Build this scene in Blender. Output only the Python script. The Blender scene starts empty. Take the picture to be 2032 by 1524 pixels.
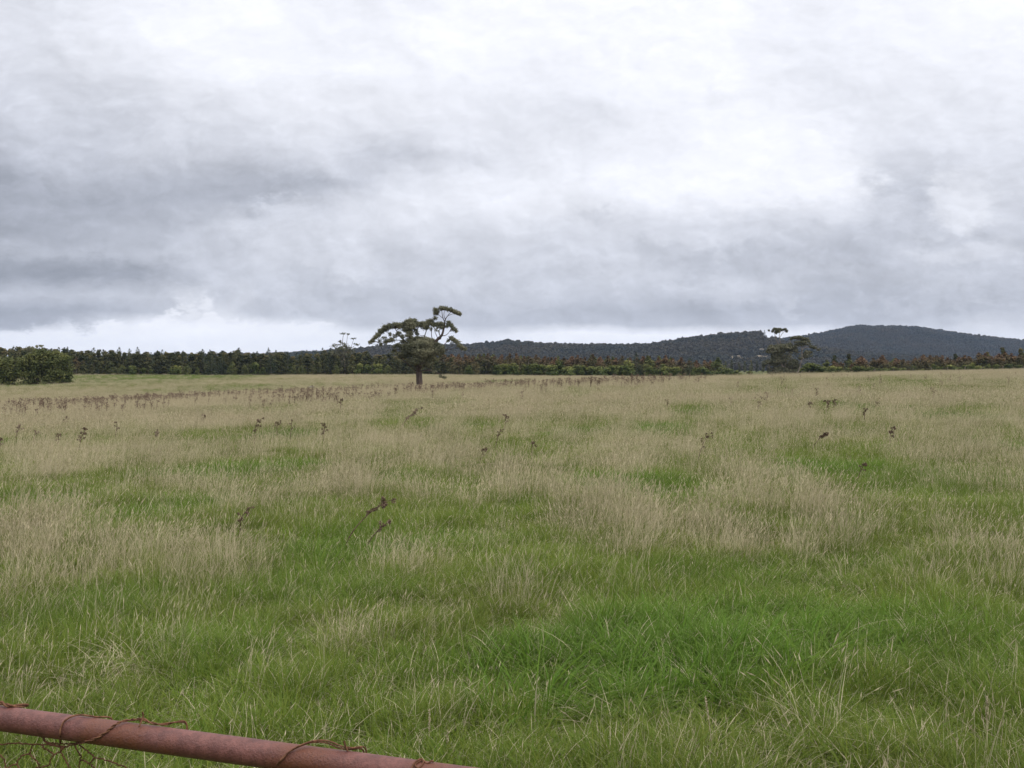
import bpy, math, random
import numpy as np
from mathutils import Vector, Matrix

SC = bpy.context.scene
COL = SC.collection
rad = math.radians

# ------------------------------------------------------------------ camera, light, exposure
F = 2040.0                      # focal length of the photograph in its own pixels (2032 x 1524)
CX, CY, HORIZON = 1016.0, 762.0, 735.0
CAM_H = 1.6
PITCH = math.atan((CY - HORIZON) / F)

cam_data = bpy.data.cameras.new('camera')
cam_data.sensor_width = 36.0
cam_data.lens = 36.0 * F / 2032.0
cam_data.clip_start = 0.05
cam_data.clip_end = 30000.0
cam = bpy.data.objects.new('camera', cam_data)
cam.location = (0, 0, CAM_H)
cam.rotation_euler = (rad(90) - PITCH, 0, 0)
COL.objects.link(cam)
SC.camera = cam

SC.view_settings.view_transform = 'Standard'
SC.view_settings.look = 'None'
SC.view_settings.exposure = 0.0
SC.view_settings.gamma = 1.0
SC.cycles.max_bounces = 5
SC.cycles.diffuse_bounces = 3
SC.cycles.transmission_bounces = 3
SC.cycles.volume_bounces = 0
SC.cycles.caustics_reflective = False
SC.cycles.caustics_refractive = False

SUN_AZ, SUN_EL = rad(125), rad(52)          # azimuth clockwise from +Y (view direction), so behind to the right
sun_dir = Vector((math.sin(SUN_AZ) * math.cos(SUN_EL), math.cos(SUN_AZ) * math.cos(SUN_EL), math.sin(SUN_EL)))
sl = bpy.data.lights.new('sun', 'SUN')
sl.energy = 1.4
sl.angle = rad(14)
sl.color = (1.0, 0.95, 0.87)
sun = bpy.data.objects.new('sun', sl)
sun.rotation_euler = (-sun_dir).to_track_quat('-Z', 'Y').to_euler()
COL.objects.link(sun)


def s2l(v):
    v = v / 255.0
    return v / 12.92 if v <= 0.04045 else ((v + 0.055) / 1.055) ** 2.4


class NT:
    """small helper round a node tree"""
    def __init__(self, tree):
        self.t = tree
        self.n = tree.nodes
        self.l = tree.links

    def new(self, typ, **kw):
        n = self.n.new(typ)
        for k, v in kw.items():
            setattr(n, k, v)
        return n

    def put(self, sock, val):
        if isinstance(val, bpy.types.NodeSocket):
            self.l.new(val, sock)
        else:
            sock.default_value = val

    def math(self, op, a, b=None, c=None, clamp=False):
        n = self.new('ShaderNodeMath', operation=op)
        n.use_clamp = clamp
        self.put(n.inputs[0], a)
        if b is not None: self.put(n.inputs[1], b)
        if c is not None: self.put(n.inputs[2], c)
        return n.outputs[0]

    def vmath(self, op, a, b=None, scale=None):
        n = self.new('ShaderNodeVectorMath', operation=op)
        self.put(n.inputs[0], a)
        if b is not None: self.put(n.inputs[1], b)
        if scale is not None: self.put(n.inputs['Scale'], scale)
        return n.outputs['Value'] if op in ('DOT_PRODUCT', 'LENGTH') else n.outputs[0]

    def ramp(self, v, a, b, c=0.0, d=1.0, smooth=True):
        n = self.new('ShaderNodeMapRange')
        n.interpolation_type = 'SMOOTHSTEP' if smooth else 'LINEAR'
        n.clamp = True
        self.put(n.inputs['Value'], v)
        for nm, x in (('From Min', a), ('From Max', b), ('To Min', c), ('To Max', d)):
            self.put(n.inputs[nm], x)
        return n.outputs[0]

    def noise(self, vec, scale, detail=4.0, rough=0.55, dist=0.0):
        n = self.new('ShaderNodeTexNoise')
        n.noise_dimensions = '3D'
        if vec is not None: self.l.new(vec, n.inputs['Vector'])
        n.inputs['Scale'].default_value = scale
        n.inputs['Detail'].default_value = detail
        n.inputs['Roughness'].default_value = rough
        n.inputs['Distortion'].default_value = dist
        return n

    def mix(self, fac, a, b, blend='MIX'):
        n = self.new('ShaderNodeMix', data_type='RGBA', blend_type=blend)
        n.clamp_factor = True
        self.put(n.inputs[0], fac)
        for s, v in ((n.inputs[6], a), (n.inputs[7], b)):
            if isinstance(v, bpy.types.NodeSocket): self.l.new(v, s)
            else: s.default_value = (v[0], v[1], v[2], 1.0)
        return n.outputs[2]


# ------------------------------------------------------------------ sky: thin Nishita blue behind a cloud deck laid out by direction
def cloud_rgb(v):
    l = s2l(v) * 1.05
    d = max(0.0, min(1.0, (252 - v) / 90.0))
    return (l * (0.972 - 0.052 * d), l * (0.986 - 0.012 * d), l * (1.05 + 0.085 * d), 1.0)


# rows of cloud brightness: elevation given as a picture row, then (bearing as picture column, brightness)
SKY_ROWS = [
    (745, [(-300, 246), (2300, 246)]),
    (690, [(-300, 246), (0, 249), (400, 250), (750, 249), (1100, 252), (1500, 250), (2300, 244)]),
    (662, [(-300, 240), (0, 240), (120, 246), (300, 250), (520, 250), (640, 246), (760, 240), (900, 228), (1020, 244), (1150, 251), (1330, 253), (1480, 248), (1600, 240), (1750, 205), (1900, 228), (2032, 236), (2300, 236)]),
    (642, [(-300, 196), (0, 190), (150, 200), (210, 232), (300, 244), (430, 249), (560, 244), (640, 236), (740, 208), (900, 196), (1100, 192), (1300, 196), (1500, 194), (1700, 192), (1880, 205), (1960, 226), (2032, 218), (2300, 215)]),
    (618, [(-300, 170), (0, 166), (140, 168), (230, 180), (340, 200), (400, 228), (450, 230), (500, 208), (640, 196), (800, 194), (1000, 190), (1200, 186), (1400, 182), (1600, 184), (1800, 190), (2032, 196), (2300, 196)]),
    (588, [(-300, 182), (0, 190), (200, 196), (330, 204), (380, 226), (430, 204), (485, 218), (540, 200), (750, 200), (1000, 204), (1200, 200), (1400, 196), (1600, 192), (1750, 188), (1900, 198), (2032, 194), (2300, 192)]),
    (545, [(-300, 160), (0, 160), (120, 158), (240, 168), (330, 190), (450, 205), (650, 208), (900, 208), (1100, 206), (1250, 210), (1400, 200), (1600, 196), (1800, 200), (2032, 198), (2300, 196)]),
    (500, [(-300, 178), (0, 186), (140, 186), (260, 192), (400, 202), (600, 214), (850, 215), (1100, 213), (1300, 208), (1450, 200), (1600, 200), (1700, 196), (1850, 206), (2032, 204), (2300, 200)]),
    (455, [(-300, 172), (0, 174), (160, 176), (300, 186), (450, 204), (600, 218), (800, 226), (1000, 226), (1200, 222), (1400, 216), (1600, 216), (1700, 206), (1850, 206), (2032, 208), (2300, 205)]),
    (405, [(-300, 170), (0, 172), (150, 172), (350, 176), (500, 180), (600, 196), (700, 222), (850, 234), (1050, 238), (1200, 236), (1450, 234), (1650, 232), (1760, 214), (1830, 200), (1950, 224), (2032, 216), (2300, 210)]),
    (365, [(-300, 172), (0, 170), (120, 186), (250, 182), (420, 184), (600, 184), (680, 198), (780, 222), (950, 236), (1150, 242), (1400, 250), (1600, 250), (1730, 240), (1800, 206), (1860, 206), (1930, 230), (2032, 222), (2300, 214)]),
    (315, [(-300, 182), (0, 190), (200, 198), (400, 212), (600, 216), (760, 206), (900, 222), (1100, 236), (1300, 244), (1450, 252), (1600, 248), (1720, 232), (1820, 220), (2032, 222), (2300, 216)]),
    (215, [(-300, 198), (0, 204), (200, 216), (400, 228), (650, 240), (900, 240), (1150, 233), (1320, 246), (1500, 248), (1700, 236), (1900, 234), (2032, 236), (2300, 230)]),
    (110, [(-300, 206), (0, 222), (200, 236), (400, 248), (650, 244), (900, 250), (1200, 250), (1400, 253), (1650, 238), (1850, 244), (2032, 250), (2300, 250)]),
    (0, [(-300, 214), (0, 228), (300, 244), (500, 252), (750, 243), (1000, 253), (1400, 252), (1600, 244), (1800, 251), (2032, 254), (2300, 254)]),
    (-500, [(-300, 236), (1000, 252), (2300, 254)]),
]
OVERHEAD = 2.1

world = bpy.data.worlds.new('World')
SC.world = world
world.use_nodes = True
W = NT(world.node_tree)
W.n.clear()
wout = W.new('ShaderNodeOutputWorld')
tc = W.new('ShaderNodeTexCoord')
sep = W.new('ShaderNodeSeparateXYZ')
W.l.new(tc.outputs['Generated'], sep.inputs[0])
X, Y, Z = sep.outputs
hyp = W.math('SQRT', W.math('ADD', W.math('MULTIPLY', X, X), W.math('MULTIPLY', Y, Y)))
az = W.math('ARCTAN2', X, Y)
yy = W.math('MAXIMUM', Y, W.math('MULTIPLY', hyp, 0.6))
vv = W.math('DIVIDE', Z, W.math('MAXIMUM', yy, 0.02))
AZ0, AZ1 = math.atan((-400 - CX) / F), math.atan((2432 - CX) / F)
comb = W.new('ShaderNodeCombineXYZ')
W.l.new(az, comb.inputs[0])
W.l.new(W.math('MULTIPLY', vv, 1.55), comb.inputs[1])
P2 = comb.outputs[0]
n1 = W.noise(P2, 5.0, 6, 0.58)
n2 = W.noise(W.vmath('ADD', P2, (7.3, 2.1, 4.4)), 14.0, 9, 0.64)
amp = W.math('MINIMUM', W.math('ADD', W.math('MULTIPLY', vv, 3.2), 0.22), 1.0)
w1 = W.vmath('SUBTRACT', n1.outputs['Color'], (0.5, 0.5, 0.5))
w2 = W.vmath('SUBTRACT', n2.outputs['Color'], (0.5, 0.5, 0.5))
warp = W.vmath('ADD', W.vmath('SCALE', w1, scale=0.115), W.vmath('SCALE', w2, scale=0.10))
warp = W.vmath('SCALE', warp, scale=amp)
wsep = W.new('ShaderNodeSeparateXYZ')
W.l.new(warp, wsep.inputs[0])
azw = W.math('ADD', az, wsep.outputs[0])
vw = W.math('ADD', vv, W.math('MULTIPLY', wsep.outputs[1], 0.42))
tt = W.math('DIVIDE', W.math('SUBTRACT', azw, AZ0), AZ1 - AZ0, clamp=True)


def sky_row(stops):
    r = W.new('ShaderNodeValToRGB')
    r.color_ramp.interpolation = 'EASE'
    el = r.color_ramp.elements
    pos = [(math.atan((p - CX) / F) - AZ0) / (AZ1 - AZ0) for p, _ in stops]
    el[0].position, el[0].color = pos[0], cloud_rgb(stops[0][1])
    el[1].position, el[1].color = pos[-1], cloud_rgb(stops[-1][1])
    for p, (_, b) in list(zip(pos, stops))[1:-1]:
        e = el.new(p)
        e.color = cloud_rgb(b)
    W.l.new(tt, r.inputs[0])
    return r.outputs[0]


prev_v = None
sky = None
for py, stops in SKY_ROWS:
    c = sky_row(stops)
    v = (HORIZON - py) / F
    if sky is None:
        sky = c
    else:
        sky = W.mix(W.ramp(vw, prev_v, v, smooth=False), sky, c)
    prev_v = v
sky = W.mix(W.ramp(vv, prev_v, prev_v + 1.2), sky, (OVERHEAD * 0.98, OVERHEAD * 0.985, OVERHEAD * 1.04))


n5 = W.noise(W.vmath('ADD', P2, (2.3, 6.1, 1.4)), 42.0, 5, 0.6)
w5 = W.vmath('SUBTRACT', n5.outputs['Color'], (0.5, 0.5, 0.5))


def puff(sky, px, py, rx, ry, value, t0=0.45, t1=0.62, strength=1.0, edge=1.0):
    """one cloud lump or hole at a bearing and height, its edge broken by noise"""
    wv = W.vmath('SCALE', W.vmath('ADD', w2, w5), scale=0.10 * edge)
    p = W.new('ShaderNodeCombineXYZ')
    W.l.new(azw, p.inputs[0]); W.l.new(vw, p.inputs[1])
    q = W.vmath('ADD', p.outputs[0], W.vmath('MULTIPLY', wv, (0.6, 0.45, 0.0)))
    q = W.vmath('SUBTRACT', q, (math.atan((px - CX) / F), (HORIZON - py) / F, 0))
    q = W.vmath('MULTIPLY', q, (F / rx, F / ry, 0))
    g = W.math('POWER', 0.3679, W.vmath('DOT_PRODUCT', q, q))
    return W.mix(W.math('MULTIPLY', W.ramp(g, t0, t1), strength), sky, cloud_rgb(value)[:3])


sky = puff(sky, 1500, 345, 310, 75, 252, 0.30, 0.80, 0.7)
sky = puff(sky, 1815, 378, 85, 50, 200, 0.15, 0.95, 0.6)
sky = puff(sky, 1905, 395, 70, 58, 240, 0.2, 0.85, 0.6)
sky = puff(sky, 1730, 470, 160, 34, 198, 0.2, 0.95, 0.5)
sky = puff(sky, 1920, 500, 100, 30, 226, 0.2, 0.9, 0.5)
sky = puff(sky, 1215, 428, 44, 24, 206, 0.2, 0.95, 0.4)
sky = puff(sky, 1480, 575, 140, 44, 214, 0.2, 0.95, 0.5)
sky = puff(sky, 1595, 612, 34, 22, 216, 0.2, 0.95, 0.5)
sky = puff(sky, 420, 645, 130, 24, 251, 0.25, 0.75, 0.8)
sky = puff(sky, 590, 648, 90, 20, 248, 0.25, 0.75, 0.7)
sky = puff(sky, 255, 655, 90, 16, 248, 0.25, 0.75, 0.7)
sky = puff(sky, 385, 600, 26, 26, 244, 0.2, 0.9, 0.7)
sky = puff(sky, 120, 535, 240, 30, 154, 0.05, 1.0, 0.6)
sky = puff(sky, 60, 628, 160, 18, 166, 0.1, 1.0, 0.6)

for (px_, py_, rx_, ry_, val_) in ((1060, 398, 130, 36, 240), (1340, 468, 160, 36, 224), (1150, 520, 140, 26, 216), (1650, 540, 120, 26, 208), (1850, 560, 110, 24, 208), (700, 520, 140, 30, 222),
                                   (930, 560, 120, 22, 214), (640, 592, 120, 18, 212), (1250, 556, 150, 22, 214), (1010, 610, 130, 14, 202), (1780, 612, 110, 16, 202),
                                   (560, 440, 130, 30, 214), (1960, 610, 80, 14, 210)):
    sky = puff(sky, px_, py_, rx_, ry_, val_, 0.25, 0.85, 0.45, 1.3)


def relief(scale, shift, off, detail=5, rough=0.55):
    """billow shading: the difference between the cloud noise here and a little towards the light"""
    pa = W.vmath('ADD', P2, off)
    pa = W.vmath('ADD', pa, W.vmath('SCALE', w2, scale=0.03))
    na = W.noise(pa, scale, detail, rough, 0.35)
    nb = W.noise(W.vmath('ADD', pa, (shift * 0.6, shift, 0.0)), scale, detail, rough, 0.35)
    crease = W.math('ABSOLUTE', W.math('SUBTRACT', na.outputs['Fac'], 0.5))
    return W.math('ADD', W.math('SUBTRACT', na.outputs['Fac'], nb.outputs['Fac']),
                  W.math('MULTIPLY', W.math('SUBTRACT', W.math('MINIMUM', crease, 0.09), 0.05), 0.55))


r1 = relief(7.0, 0.035, (1.7, 9.2, 0.4), 8, 0.58)
r2 = relief(19.0, 0.014, (3.1, 5.2, 8.4), 7, 0.6)
r3 = relief(44.0, 0.007, (5.1, 2.2, 3.4), 5, 0.6)
n3 = W.noise(W.vmath('ADD', P2, (1.7, 4.2, 6.4)), 9.0, 7, 0.6)
gain = W.math('ADD', W.math('MULTIPLY', r1, 0.62), W.math('ADD', W.math('MULTIPLY', r2, 0.50), W.math('MULTIPLY', r3, 0.22)))
gain = W.math('ADD', gain, W.math('MULTIPLY', W.math('SUBTRACT', n3.outputs['Fac'], 0.5), 0.18))
lum = W.new('ShaderNodeRGBToBW')
W.l.new(sky, lum.inputs[0])
gain = W.math('MULTIPLY', gain, W.ramp(lum.outputs[0], 0.55, 0.98, 1.0, 0.45))
gain = W.math('ADD', W.math('MULTIPLY', gain, W.ramp(vv, 0.0, 0.10, 0.6, 1.0)), 1.01)
g3 = W.new('ShaderNodeCombineXYZ')
for i in range(3): W.l.new(gain, g3.inputs[i])
sky = W.mix(1.0, sky, g3.outputs[0], 'MULTIPLY')
# below the horizon: dull ground tone, hidden by the land
sky = W.mix(W.ramp(vv, -0.03, -0.01), (0.12, 0.11, 0.08), sky)

st = W.new('ShaderNodeTexSky')
st.sky_type = 'NISHITA'
st.sun_disc = False
st.sun_elevation = SUN_EL
st.sun_rotation = SUN_AZ
bg_sky = W.new('ShaderNodeBackground')
bg_sky.inputs['Strength'].default_value = 0.10
W.l.new(st.outputs[0], bg_sky.inputs['Color'])
bg_cloud = W.new('ShaderNodeBackground')
bg_cloud.inputs['Strength'].default_value = 1.0
W.l.new(sky, bg_cloud.inputs['Color'])
ms = W.new('ShaderNodeMixShader')
ms.inputs[0].default_value = 0.97
W.l.new(bg_sky.outputs[0], ms.inputs[1])
W.l.new(bg_cloud.outputs[0], ms.inputs[2])
W.l.new(ms.outputs[0], wout.inputs['Surface'])
world.cycles.sampling_method = 'MANUAL'
world.cycles.sample_map_resolution = 512


# ------------------------------------------------------------------ numeric helpers
def vnoise(x, y, seed=0):
    x = np.asarray(x, float); y = np.asarray(y, float)
    xi = np.floor(x).astype(np.int64); yi = np.floor(y).astype(np.int64)
    fx = x - xi; fy = y - yi
    fx = fx * fx * (3 - 2 * fx); fy = fy * fy * (3 - 2 * fy)

    def h(a, b):
        v = (a * 374761393 + b * 668265263 + seed * 974711 + 1013904223) & 0xFFFFFFFF
        v = ((v ^ (v >> 13)) * 1274126177) & 0xFFFFFFFF
        v = v ^ (v >> 16)
        return (v & 0xFFFFFF) / float(0xFFFFFF)
    return (h(xi, yi) * (1 - fx) + h(xi + 1, yi) * fx) * (1 - fy) + (h(xi, yi + 1) * (1 - fx) + h(xi + 1, yi + 1) * fx) * fy


def fbm(x, y, seed=0, octv=4, gain=0.5):
    s, a, t = 0.0, 1.0, 0.0
    for i in range(octv):
        s = s + a * vnoise(np.asarray(x) * 2 ** i + 17.3 * i, np.asarray(y) * 2 ** i - 9.1 * i, seed + i)
        t += a
        a *= gain
    return s / t


def sstep(a, b, x):
    t = np.clip((np.asarray(x, float) - a) / (b - a), 0, 1)
    return t * t * (3 - 2 * t)


def col_u(x, y):
    a = np.arctan2(x, y)
    return CX + F * np.tan(np.clip(a, -rad(56), rad(56)))


CREST = 90.0
CR_U = [-1500, -600, 0, 300, 600, 850, 1200, 1500, 1700, 2032, 2600, 3500]
CR_P = [840, 822, 801, 789, 777, 768, 753, 746, 741, 736, 731, 728]
FA_U = [-1500, 0, 100, 145, 600, 850, 1200, 1350, 1450, 1520, 1600, 1700, 1760, 2032, 3500]
FA_P = [752, 748, 746, 744, 745, 745, 748, 751, 750, 749, 746, 743, 739, 733, 728]


def ground_z(x, y):
    x = np.asarray(x, float); y = np.asarray(y, float)
    r = np.hypot(x, y)
    d = np.maximum(y, 0.45 * r)
    u = col_u(x, y)
    zc = CAM_H - (np.interp(u, CR_U, CR_P) - HORIZON) / F * CREST - 0.33
    zf = CAM_H - (np.interp(u, FA_U, FA_P) - HORIZON) / F * 290.0
    near = zc * np.clip(d / CREST, 0, 1) ** 1.25
    dip = zc - 0.28
    z = np.where(d < CREST, near, 0)
    z = np.where((d >= CREST) & (d < 112), zc + (dip - zc) * sstep(CREST, 112, d), z)
    z = np.where((d >= 112) & (d < 290), dip + (zf - dip) * np.clip((d - 112) / 178, 0, 1), z)
    z = np.where((d >= 290) & (d < 420), zf - 0.3 * np.clip((d - 290) / 130, 0, 1), z)
    z = np.where((d >= 420) & (d < 900), (zf - 0.3) + (1.1 - zf + 0.3) * sstep(420, 900, d), z)
    z = np.where(d >= 900, 1.1 - 1.6 * sstep(900, 2000, d), z)
    back = sstep(rad(55), rad(100), np.abs(np.arctan2(x, y)))
    z = z * (1 - back)
    z = z + (fbm(x / 6.0, y / 6.0, 3, 3) - 0.5) * 0.22 * sstep(3, 14, r) * (1 - sstep(300, 500, r) * 0.5)
    return z


def pix_dir(px, py):
    v = Vector(((px - CX) / F, (CY - py) / F, -1.0))
    return Matrix.Rotation(rad(90) - PITCH, 3, 'X') @ v


_D = np.concatenate([np.arange(1.5, 60, 0.05), np.arange(60, 420, 0.25), np.arange(420, 1500, 2)])


def ground_at(px, py):
    """where the line of sight through a picture point meets the ground"""
    v = pix_dir(px, py)
    v = v / v.y
    xs, ys, zs = v.x * _D, _D, CAM_H + v.z * _D
    hit = np.nonzero(zs < ground_z(xs, ys))[0]
    i = hit[0] if len(hit) else np.argmin(zs - ground_z(xs, ys))
    return float(xs[i]), float(ys[i]), float(ground_z(xs[i], ys[i]))


def at_depth(px, py, d):
    v = pix_dir(px, py)
    v = v / v.y
    return Vector((v.x * d, d, CAM_H + v.z * d))


def stand(px, d):
    """point on the ground under a picture column at depth d"""
    x = (px - CX) / F * d
    return Vector((x, d, float(ground_z(x, d))))


# ------------------------------------------------------------------ object helpers
def mesh_from(name, verts, faces, mat=None, smooth=False, attrs=None):
    """verts (n,3); faces (m,k) array or list of such arrays"""
    me = bpy.data.meshes.new(name)
    verts = np.asarray(verts, np.float32).reshape(-1, 3)
    fl = faces if isinstance(faces, list) else [faces]
    fl = [np.asarray(f, np.int32) for f in fl if len(f)]
    me.vertices.add(len(verts))
    me.vertices.foreach_set('co', verts.ravel())
    tot = sum(f.size for f in fl)
    me.loops.add(tot)
    me.loops.foreach_set('vertex_index', np.concatenate([f.ravel() for f in fl]) if fl else np.zeros(0, np.int32))
    n = sum(len(f) for f in fl)
    me.polygons.add(n)
    sizes = np.concatenate([np.full(len(f), f.shape[1], np.int32) for f in fl]) if fl else np.zeros(0, np.int32)
    starts = np.concatenate([[0], np.cumsum(sizes)[:-1]]).astype(np.int32) if n else sizes
    me.polygons.foreach_set('loop_start', starts)
    me.polygons.foreach_set('loop_total', sizes)
    if smooth:
        me.polygons.foreach_set('use_smooth', np.ones(n, bool))
    me.update(calc_edges=True)
    me.validate()
    for k, (typ, arr) in (attrs or {}).items():
        a = me.attributes.new(k, typ, 'POINT')
        a.data.foreach_set('color' if typ == 'FLOAT_COLOR' else ('vector' if typ == 'FLOAT_VECTOR' else 'value'),
                           np.asarray(arr, np.int32 if typ == 'INT' else np.float32).ravel())
    if mat is not None:
        me.materials.append(mat)
    return me


def obj(name, me, parent=None, loc=(0, 0, 0), rotz=0.0, scale=1.0):
    o = bpy.data.objects.new(name, me)
    COL.objects.link(o)
    o.location = loc
    o.rotation_euler = (0, 0, rotz)
    o.scale = (scale,) * 3 if isinstance(scale, (int, float)) else scale
    if parent is not None: o.parent = parent
    return o


def tag(o, label=None, cat=None, group=None, kind=None):
    if label: o['label'] = label
    if cat: o['category'] = cat
    if group: o['group'] = group
    if kind: o['kind'] = kind
    return o


def tube(points, radii, sides=6, cap=True):
    """verts and quads of a tapered tube along a polyline"""
    P = np.asarray(points, float)
    n = len(P)
    T = np.zeros_like(P)
    T[1:-1] = P[2:] - P[:-2]; T[0] = P[1] - P[0]; T[-1] = P[-1] - P[-2]
    T /= np.linalg.norm(T, axis=1)[:, None] + 1e-9
    up = np.array([0.31, 0.87, 0.38])
    A = np.cross(T, up); A /= np.linalg.norm(A, axis=1)[:, None] + 1e-9
    B = np.cross(T, A)
    th = np.arange(sides) * 2 * math.pi / sides
    R = np.asarray(radii, float).reshape(-1, 1, 1) * np.ones((n, 1, 1))
    V = P[:, None, :] + R * (np.cos(th)[None, :, None] * A[:, None, :] + np.sin(th)[None, :, None] * B[:, None, :])
    i = np.arange(n - 1)[:, None] * sides
    j = np.arange(sides)[None, :]
    k = (j + 1) % sides
    Q = np.stack([i + j, i + k, i + sides + k, i + sides + j], -1).reshape(-1, 4)
    return V.reshape(-1, 3), Q


def smooth_line(pts, n):
    """Catmull-Rom resample"""
    P = [np.asarray(p, float) for p in pts]
    P = [2 * P[0] - P[1]] + P + [2 * P[-1] - P[-2]]
    out = []
    segs = len(P) - 3
    for s in np.linspace(0, segs - 1e-6, n):
        i = int(s); t = s - i
        a, b, c, d = P[i:i + 4]
        out.append(0.5 * ((2 * b) + (c - a) * t + (2 * a - 5 * b + 4 * c - d) * t * t + (3 * b - a - 3 * c + d) * t ** 3))
    return np.array(out)


class MB:
    """collects pieces into one mesh"""
    def __init__(self):
        self.v, self.f, self.n = [], {}, 0

    def add(self, v, f):
        v = np.asarray(v, float).reshape(-1, 3)
        f = np.asarray(f, int)
        self.f.setdefault(f.shape[1], []).append(f + self.n)
        self.v.append(v)
        self.n += len(v)

    def tube(self, pts, radii, sides=6):
        self.add(*tube(pts, radii, sides))

    def mesh(self, name, mat, smooth=False, attrs=None):
        return mesh_from(name, np.concatenate(self.v), [np.concatenate(f) for f in self.f.values()], mat, smooth, attrs)


def leaf_cards(centers, normals, length, width, rng):
    """many small leaf sprays: one bent quad pair each"""
    n = len(centers)
    N = normals / (np.linalg.norm(normals, axis=1)[:, None] + 1e-9)
    t = rng.normal(size=(n, 3))
    A = np.cross(N, t); A /= np.linalg.norm(A, axis=1)[:, None] + 1e-9
    B = np.cross(N, A)
    L = (np.asarray(length) * rng.uniform(0.6, 1.35, n))[:, None] * 0.5
    Wd = (np.asarray(width) * rng.uniform(0.6, 1.35, n))[:, None] * 0.5
    bend = N * L * rng.uniform(-0.5, 0.3, n)[:, None]
    V = np.stack([centers - A * L + bend, centers - B * Wd, centers + A * L + bend, centers + B * Wd], 1)
    F_ = np.arange(4 * n).reshape(n, 4)
    return V.reshape(-1, 3), F_


def blob_points(rng, n, c, r, shell=0.45, flat=0.0):
    d = rng.normal(size=(n, 3)); d /= np.linalg.norm(d, axis=1)[:, None]
    rr = rng.uniform(shell ** 3, 1, n) ** (1 / 3)
    p = d * rr[:, None]
    if flat:
        p[:, 2] = np.where(p[:, 2] < 0, p[:, 2] * flat, p[:, 2])
    return np.asarray(c) + p * np.asarray(r), d * 1.1 + rng.normal(size=(n, 3)) * 0.42 + np.array([0, 0, 0.4])


WORDS = ('first second third fourth fifth sixth seventh eighth ninth tenth eleventh twelfth thirteenth fourteenth fifteenth sixteenth '
         'seventeenth eighteenth nineteenth twentieth').split()
TENS = {2: 'twenty', 3: 'thirty', 4: 'forty', 5: 'fifty', 6: 'sixty', 7: 'seventy'}


def ordinal(i):
    if i < 20: return WORDS[i]
    k = i + 1
    if k % 10 == 0: return TENS[k // 10][:-1] + 'ieth'
    return TENS[k // 10] + '-' + WORDS[k % 10 - 1]


# ------------------------------------------------------------------ materials
def new_mat(name):
    m = bpy.data.materials.new(name)
    m.use_nodes = True
    t = NT(m.node_tree)
    t.n.clear()
    out = t.new('ShaderNodeOutputMaterial')
    return m, t, out


def leafy(t, out, col, trans=0.3, rough=0.6, spec=0.25):
    p = t.new('ShaderNodeBsdfPrincipled')
    t.l.new(col, p.inputs['Base Color'])
    p.inputs['Roughness'].default_value = rough
    p.inputs['Specular IOR Level'].default_value = spec
    tr = t.new('ShaderNodeBsdfTranslucent')
    t.l.new(col, tr.inputs['Color'])
    m = t.new('ShaderNodeMixShader')
    m.inputs[0].default_value = trans
    t.l.new(p.outputs[0], m.inputs[1])
    t.l.new(tr.outputs[0], m.inputs[2])
    t.l.new(m.outputs[0], out.inputs['Surface'])


# grass: per-blade random in bl.r, height in bl.g, straw share in bl.b; the instancer brings dry and tint
GRASS_GREEN_A = (0.074, 0.152, 0.011)
GRASS_GREEN_B = (0.156, 0.196, 0.020)
GRASS_LUSH = (0.068, 0.168, 0.013)
STRAW_A = (0.62, 0.535, 0.36)
STRAW_B = (0.48, 0.40, 0.265)


def grass_material():
    m, t, out = new_mat('grass_blades')
    bl = t.new('ShaderNodeAttribute', attribute_name='bl')
    s = t.new('ShaderNodeSeparateColor')
    t.l.new(bl.outputs['Color'], s.inputs[0])
    dry = t.new('ShaderNodeAttribute', attribute_name='dry', attribute_type='INSTANCER')
    tint = t.new('ShaderNodeAttribute', attribute_name='tint', attribute_type='INSTANCER')
    lush = t.new('ShaderNodeAttribute', attribute_name='lush', attribute_type='INSTANCER')
    g = t.mix(s.outputs[0], GRASS_GREEN_A, GRASS_GREEN_B)
    g = t.mix(t.math('MULTIPLY', dry.outputs['Fac'], 0.55), g, (0.18, 0.185, 0.045))
    g = t.mix(t.math('MULTIPLY', lush.outputs['Fac'], 0.62), g, GRASS_LUSH)
    st_ = t.mix(s.outputs[0], STRAW_A, STRAW_B)
    st_ = t.mix(t.math('MULTIPLY', tint.outputs['Fac'], 0.5), st_, (0.50, 0.43, 0.31))
    c = t.mix(s.outputs[2], g, st_)
    v = t.math('ADD', t.math('MULTIPLY', tint.outputs['Fac'], 0.45), 0.78)
    cv = t.new('ShaderNodeCombineXYZ')
    for i in range(3): t.l.new(v, cv.inputs[i])
    c = t.mix(1.0, c, cv.outputs[0], 'MULTIPLY')
    leafy(t, out, c, 0.36, 0.7, 0.04)
    return m


M_GRASS = grass_material()


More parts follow.
